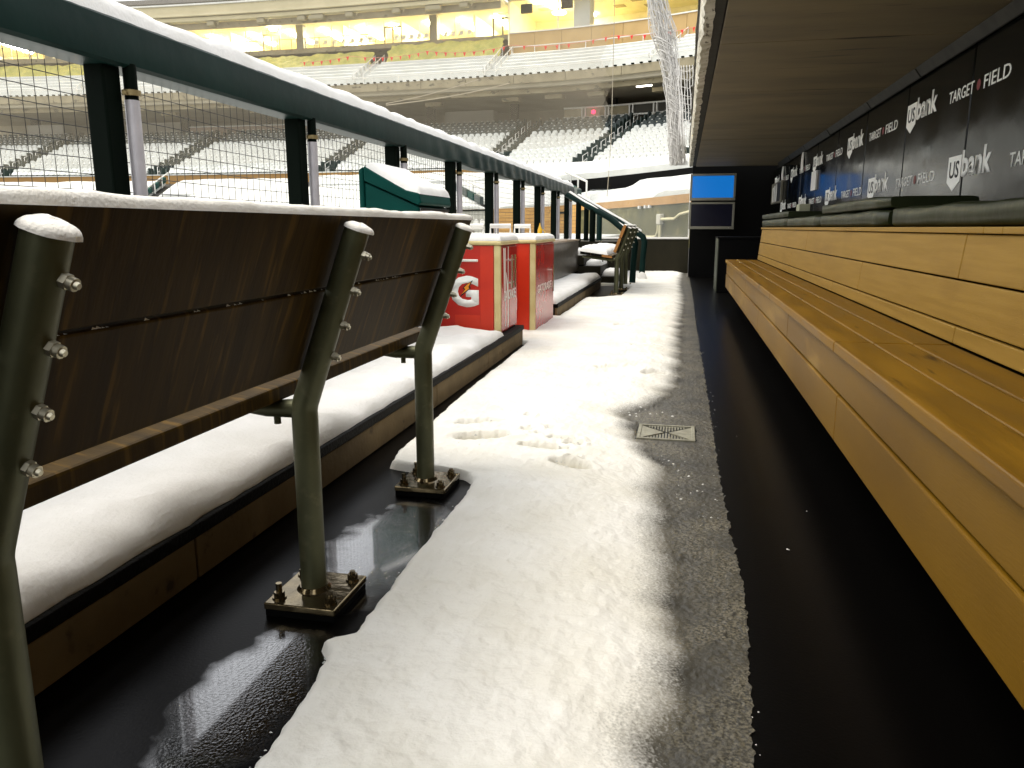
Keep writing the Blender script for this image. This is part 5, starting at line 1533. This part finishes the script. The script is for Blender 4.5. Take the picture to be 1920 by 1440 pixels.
CAPM = mat("tan_cap_stone", (0.46, 0.25, 0.07), (0.38, 0.20, 0.05), 0.8, rough=0.7)
a = 0.0
while a < SPLIT:
    b = min(a + 1.3, SPLIT)
    sweep(BACK, a + 0.006, b - 0.006, [(-0.06, 0.74), (-0.06, 1.0), (0.028, 1.0), (0.028, 0.74)], 0.6, closed=True).build("cap_stone", CAPM, bw)
    a = b
# grey block pier in the stone wall, small sign letters
a_g = None
pier = sweep(BACK, 25.0, 27.6, [(-0.08, -0.6), (-0.08, 0.9), (-0.004, 0.9), (-0.004, -0.6)], 0.6, closed=True)
pier.build("grey_pier", mat("grey_block", (0.42, 0.41, 0.35), (0.34, 0.33, 0.28), 2, rough=0.8), bw)
cbox(BACK, 26.3, -0.09, 0.905, 2.6, 0.25, 0.08).build("pier_cap", BLACKMETAL, bw)
for q in (25.45, 25.95):
    m = MB(); t, n = BACK.frame(q); c = BACK.at(q, -0.10, 0.28)
    m.tube([c - n * 0.02, c + n * 0.012], 0.2, 14); m.build("pier_lamp", RAILW, bw)
def text_on(curve, txt, a, off, z, h, wd):
    me = fit_text(txt, h, wd, 0.02, extrude=0.01)
    t, n = curve.frame(a); p = curve.at(a, off, z); xdir = -t
    place(me, "lettering", BLACKP, Matrix(((xdir.x, 0, -n.x, p.x), (xdir.y, 0, -n.y, p.y), (0, 1, 0, p.z), (0, 0, 0, 1))), bw)
text_on(BACK, "TARGET", 20.3, -0.004, 0.20, 0.19, 1.6)
text_on(BACK, "FIELD", 20.3, -0.004, -0.14, 0.19, 1.25)
# black box and conduit on the wall
cbox(BACK, 17.0, -0.05, 0.62, 1.0, 0.1, 0.10).build("wall_slot", BLACKMETAL, bw)
cd = thing("wall_conduit", "pale conduit pipe with square junction box on the stained backstop wall", "conduit", BACK.at(7.0, -0.1, 0.2))
YP = mat("pale_yellow_pipe", (0.66, 0.60, 0.36), rough=0.5)
J = 6.5
cbox(BACK, J, -0.10, 0.10, 0.34, 0.16, 0.34).build("junction_box", mat("junction_grey", (0.55, 0.52, 0.42), rough=0.5), cd, bevel=0.03)
m = MB(); m.tube([BACK.at(J - 0.16, -0.10, 0.27), BACK.at(J - 1.3, -0.10, 0.27), BACK.at(J - 1.7, -0.10, 0.40), BACK.at(J - 4.5, -0.10, 0.62)], 0.05, 8); m.build("pipe", YP, cd)
m = MB(); m.tube([BACK.at(J - 0.05, -0.10, 0.10), BACK.at(J - 0.05, -0.10, -0.6)], 0.05, 8); m.build("pipe", YP, cd)
m = MB(); m.tube([BACK.at(J + 0.12, -0.10, 0.10), BACK.at(J + 0.14, -0.10, -0.12), BACK.at(J + 0.30, -0.10, -0.28), BACK.at(J + 0.6, -0.10, -0.31), BACK.at(J + 2.0, -0.10, -0.31)], 0.05, 8); m.build("pipe", YP, cd)
for q in (8.6, 8.0, 7.6):
    cbox(BACK, q, -0.07, 0.66, 0.14, 0.08, 0.10).build("small_clip", RAILW, cd)

# snow covered tarps over the front boxes: ruled between the wall top and the bowl wall
def ruled(u0, u1, v0, v1, label, seed, lift=0.0, thick=0.28):
    """u along the wall (0..1), v from the wall (0) up to the bowl (1)"""
    mb = MB(); top, bot = [], []
    nu = max(12, int((u1 - u0) * 120)); nv = 14
    for u in np.linspace(u0, u1, nu):
        p0 = BACK.at(0.5 + u * (BACK.len - 1.0), 0.25, 1.0); p1 = BOWL.at(19.0 + u * 70.0, -0.45, ZR0 - 0.25)
        row, rb = [], []
        for v in np.linspace(v0, v1, nv):
            p = p0.lerp(p1, v)
            e = min((u - u0) * 60, (u1 - u) * 60, (v - v0) * 12 + 0.3, (v1 - v) * 14 + 0.3, 1.0)
            e = math.sqrt(max(e, 0.0))
            z = p.z + (lift(u) if callable(lift) else lift) + e * thick + 0.12 * e * fbm(p.x * 0.5, p.y * 0.5, seed, 3) + 0.35 * math.sin(v * math.pi) * 0.3
            row.append((p.x, p.y, z)); rb.append((p.x, p.y, p.z + (lift(u) if callable(lift) else lift) - 0.15))
        top.append(row); bot.append(rb)
    mb.strip(top, 0, True)
    mb.strip([r[::-1] for r in bot], 0)
    mb.strip([[t[0] for t in top], [b[0] for b in bot]], 0); mb.strip([[t[-1] for t in top], [b[-1] for b in bot]], 0)
    mb.strip([top[0], bot[0]], 0); mb.strip([top[-1], bot[-1]], 0)
    o = mb.build("snowy_tarp", SNOWF, None, recalc=True)
    return tag(o, label, "tarp", "snow covered tarps over the front boxes")
ruled(0.0, 0.170, 0.0, 0.27, "lower snow covered tarp just above the tan capped wall at the dugout end", 1.0, lift=lambda u: 0.05 - 0.30 * sstep((u - 0.085) / 0.02), thick=0.2)
ruled(0.0, 0.20, 0.36, 1.0, "large snow covered tarp above the black gap beside the dugout roof", 2.0, lift=0.45)
ruled(0.178, 0.30, 0.0, 0.62, "snow covered tarp straight above the small stone wall letters", 3.0)
ruled(0.215, 0.46, 0.66, 1.0, "upper snow covered tarp below the seats left of the green exposed seats", 4.0)
ruled(0.31, 0.60, 0.0, 0.58, "snow covered tarp behind the teal box and the middle posts", 5.0)
ruled(0.475, 0.635, 0.40, 0.92, "snow covered tarp seen between the nearest two posts", 6.0)
ruled(0.65, 1.0, 0.0, 0.90, "snow covered tarp farthest left behind the foreground bench", 7.0)
# dark slopes and walls beneath the tarps
mb = MB()
rows = [[tuple(BACK.at(0.5 + u * (BACK.len - 1.0), 0.25, 0.75).lerp(BOWL.at(19.0 + u * 70.0, -0.45, ZR0 - 0.55), v)) for v in np.linspace(0, 1, 10)] for u in np.linspace(0, 1, 60)]
mb.strip(rows)
tag(mb.build("front_box_floor", UNDER), kind='structure')
mb = MB(); rows = []
for u in np.linspace(0.0, 0.2, 24):
    p0 = BACK.at(0.5 + u * (BACK.len - 1.0), 0.25, 1.0); p1 = BOWL.at(19.0 + u * 70.0, -0.45, ZR0 - 0.25)
    p = p0.lerp(p1, 0.355)
    rows.append([(p.x, p.y, p.z - 0.5), (p.x, p.y, p.z + 0.42), (p.x + 0.02, p.y + 0.3, p.z + 0.44), (p.x + 0.02, p.y + 0.3, p.z - 0.5)])
mb.strip(rows)
tag(mb.build("box_front_wall", BLACKWALL), "black low wall showing in the gap between two snowy tarps", "wall")
# handrails and dark green seat ends poking out between the tarps
def gap_rail(u, v0, v1, label):
    h = thing("snow_gap_rail", label, "handrail", (0, 0, 0), "rails in the gaps between the tarps")
    pts = []
    for v in np.linspace(v0, v1, 7):
        p = BACK.at(0.5 + u * (BACK.len - 1.0), 0.25, 1.0).lerp(BOWL.at(19.0 + u * 70.0, -0.45, ZR0 - 0.25), v); pts.append(p)
    h.location = pts[0]
    m = MB(); m.tube([p + Vector((0, 0, 0.85)) for p in pts], 0.05, 6)
    for p in pts[::2]:
        m.tube([p, p + Vector((0, 0, 0.85))], 0.04, 5)
    m.build("rail", RAILW, h)
    for i, p in enumerate(pts[:-1]):
        q = pts[i + 1]; d = (q - p); sd_ = Vector((-d.y, d.x, 0)).normalized()
        m = MB(); m.obox(p + d * 0.5 + sd_ * 0.3 + Vector((0, 0, 0.30)), d * 0.40, sd_ * 0.10, Vector((0, 0, 0.20))); m.build("seat_end", GREENB if i % 2 else SEATG, h)
gap_rail(0.207, 0.45, 1.0, "white rail and dark green seat ends in the tarp gap left of the dugout roof")
gap_rail(0.174, 0.05, 0.40, "rail and green tarp edge in the gap above the small wall letters")
gap_rail(0.305, 0.05, 0.60, "rail and green seat ends crossing behind the far rail posts")
gap_rail(0.645, 0.35, 0.9, "rail and dark green seats in the tarp gap between the nearest posts")

# ================================================================ BACKSTOP NET
NET = Curve([(5.2, 27.0), (3.9, 30.5), (0.5, 36), (-8, 41), (-20, 45), (-34, 48), (-50, 50)], 0.25)
net = thing("backstop_net", "tall grey protective net strung in front of the stands, ending in a straight edge", "net", NET.at(10, 0, 0))
mb = MB()
NA0, NA1, NZ0, NZ1 = 4.0, 62.0, 3.4, 15.0
st_ = 0.085
def seg_path(x0, z0, dirx):
    pts = []; a, z = x0, z0
    return pts
H_ = NZ1 - NZ0
k = NA0 - H_
while k < NA1:
    for dr in (1, -1):
        aa0, zz0 = (k, NZ0) if dr > 0 else (k, NZ1)
        pts = []
        for i in range(13):
            f_ = i / 12 * H_; a = aa0 + f_; z = NZ0 + f_ if dr > 0 else NZ1 - f_
            if NA0 <= a <= NA1: pts.append(NET.at(a, 0, z))
        if len(pts) > 1: mb.tube(pts, 0.0040, 3, caps=False, smooth=False)
    k += st_
tag(mb.build("mesh", NETM, net), kind='stuff')
m = MB(); m.tube([NET.at(NA0, 0, NZ1), NET.at(NA0, 0, NZ0), NET.at(NA0 + 0.2, 0, 1.2)], 0.014, 6); m.build("edge_cable", NETM, net)
for i, (a0, z0, a1, z1, lab) in enumerate(((18.0, 5.95, 12.6, 6.60, "upper of two thin pale cables rising across the dark concourse"), (18.0, 5.88, 10.8, 6.25, "lower of two thin pale cables rising across the dark concourse"))):
    m = MB(); m.tube([NET.at(a0 + (a1 - a0) * t, -0.3, z0 + (z1 - z0) * t - 0.06 * math.sin(t * math.pi)) for t in np.linspace(0, 1, 14)], 0.022, 6)
    tag(m.build("net_cable", NETM), lab, "cable")
m = MB(); m.tube([NET.at(NA0 + 0.05, -0.05, 9.5), NET.at(NA0, -0.05, 17.5)], 0.03, 6)
tag(m.build("hanging_cable", WIRE), "single dark cable hanging straight down at the edge of the net", "cable")

# bundled snowy net hanging by the roof edge ---------------------------------------------
bn = thing("net_bundle", "gathered white snow crusted net hanging down beside the dugout roof edge", "net", (-0.4, 14.0, 4.0))
rnd = random.Random(4)
CEN = [(5.4, -0.70, 0.11), (4.65, -0.61, 0.14), (4.15, -0.47, 0.17), (3.75, -0.375, 0.13), (3.4, -0.29, 0.12), (3.0, -0.24, 0.11), (2.6, -0.20, 0.12), (2.2, -0.16, 0.13), (2.0, -0.14, 0.13)]
zs = [c[0] for c in CEN][::-1]
def cen(z): return np.interp(z, zs, [c[1] for c in CEN][::-1]), np.interp(z, zs, [c[2] for c in CEN][::-1])
mb = MB()
for _ in range(100):
    z = 5.4; ph = rnd.uniform(0, 6.28); rr = rnd.uniform(0.25, 1.0); sp_ = rnd.uniform(-1.6, 1.6); pts = []
    while z > 2.0:
        c, wd = cen(z); j = noise.noise(Vector((z * 3.2, ph * 3, 0))) * 0.05
        pts.append((c + wd * 1.25 * rr * math.cos(ph + sp_ * (5.4 - z)) + j, 14.0 + 0.8 * wd * rr * math.sin(ph + sp_ * (5.4 - z)) + j, z)); z -= 0.10
    mb.tube(pts, rnd.uniform(0.003, 0.006), 4, caps=False)
for _ in range(90):   # cross strands and snow lumps
    z = rnd.uniform(2.1, 5.3); c, wd = cen(z); pts = []
    ph = rnd.uniform(0, 6.28)
    for i in range(8):
        th = ph + i * 0.5
        pts.append((c + wd * math.cos(th), 14.0 + 0.8 * wd * math.sin(th), z - 0.02 * i + 0.03 * math.sin(th * 2)))
    mb.tube(pts, 0.005, 4, caps=False)
tag(mb.build("gathered_mesh", NETW, bn), kind='stuff')
mb = MB()
for k in range(7):    # loose strands hung between bundle and roof edge
    x0 = -0.20 + 0.045 * k; pts = []
    for i in range(16):
        t = i / 15; z = 3.55 - 1.25 * t
        pts.append((x0 + 0.10 * t + 0.02 * noise.noise(Vector((t * 6, k, 0))), 13.7, z))
    mb.tube(pts, 0.007, 4, caps=False)
for k in range(9):
    z = 3.5 - 0.13 * k
    mb.tube([(-0.24 + 0.02 * k, 13.72, z), (-0.05 + 0.02 * k, 13.72, z - 0.05), (0.06, 13.72, z + 0.03)], 0.005, 4, caps=False)
tag(mb.build("loose_strands", NETW, bn), kind='stuff')
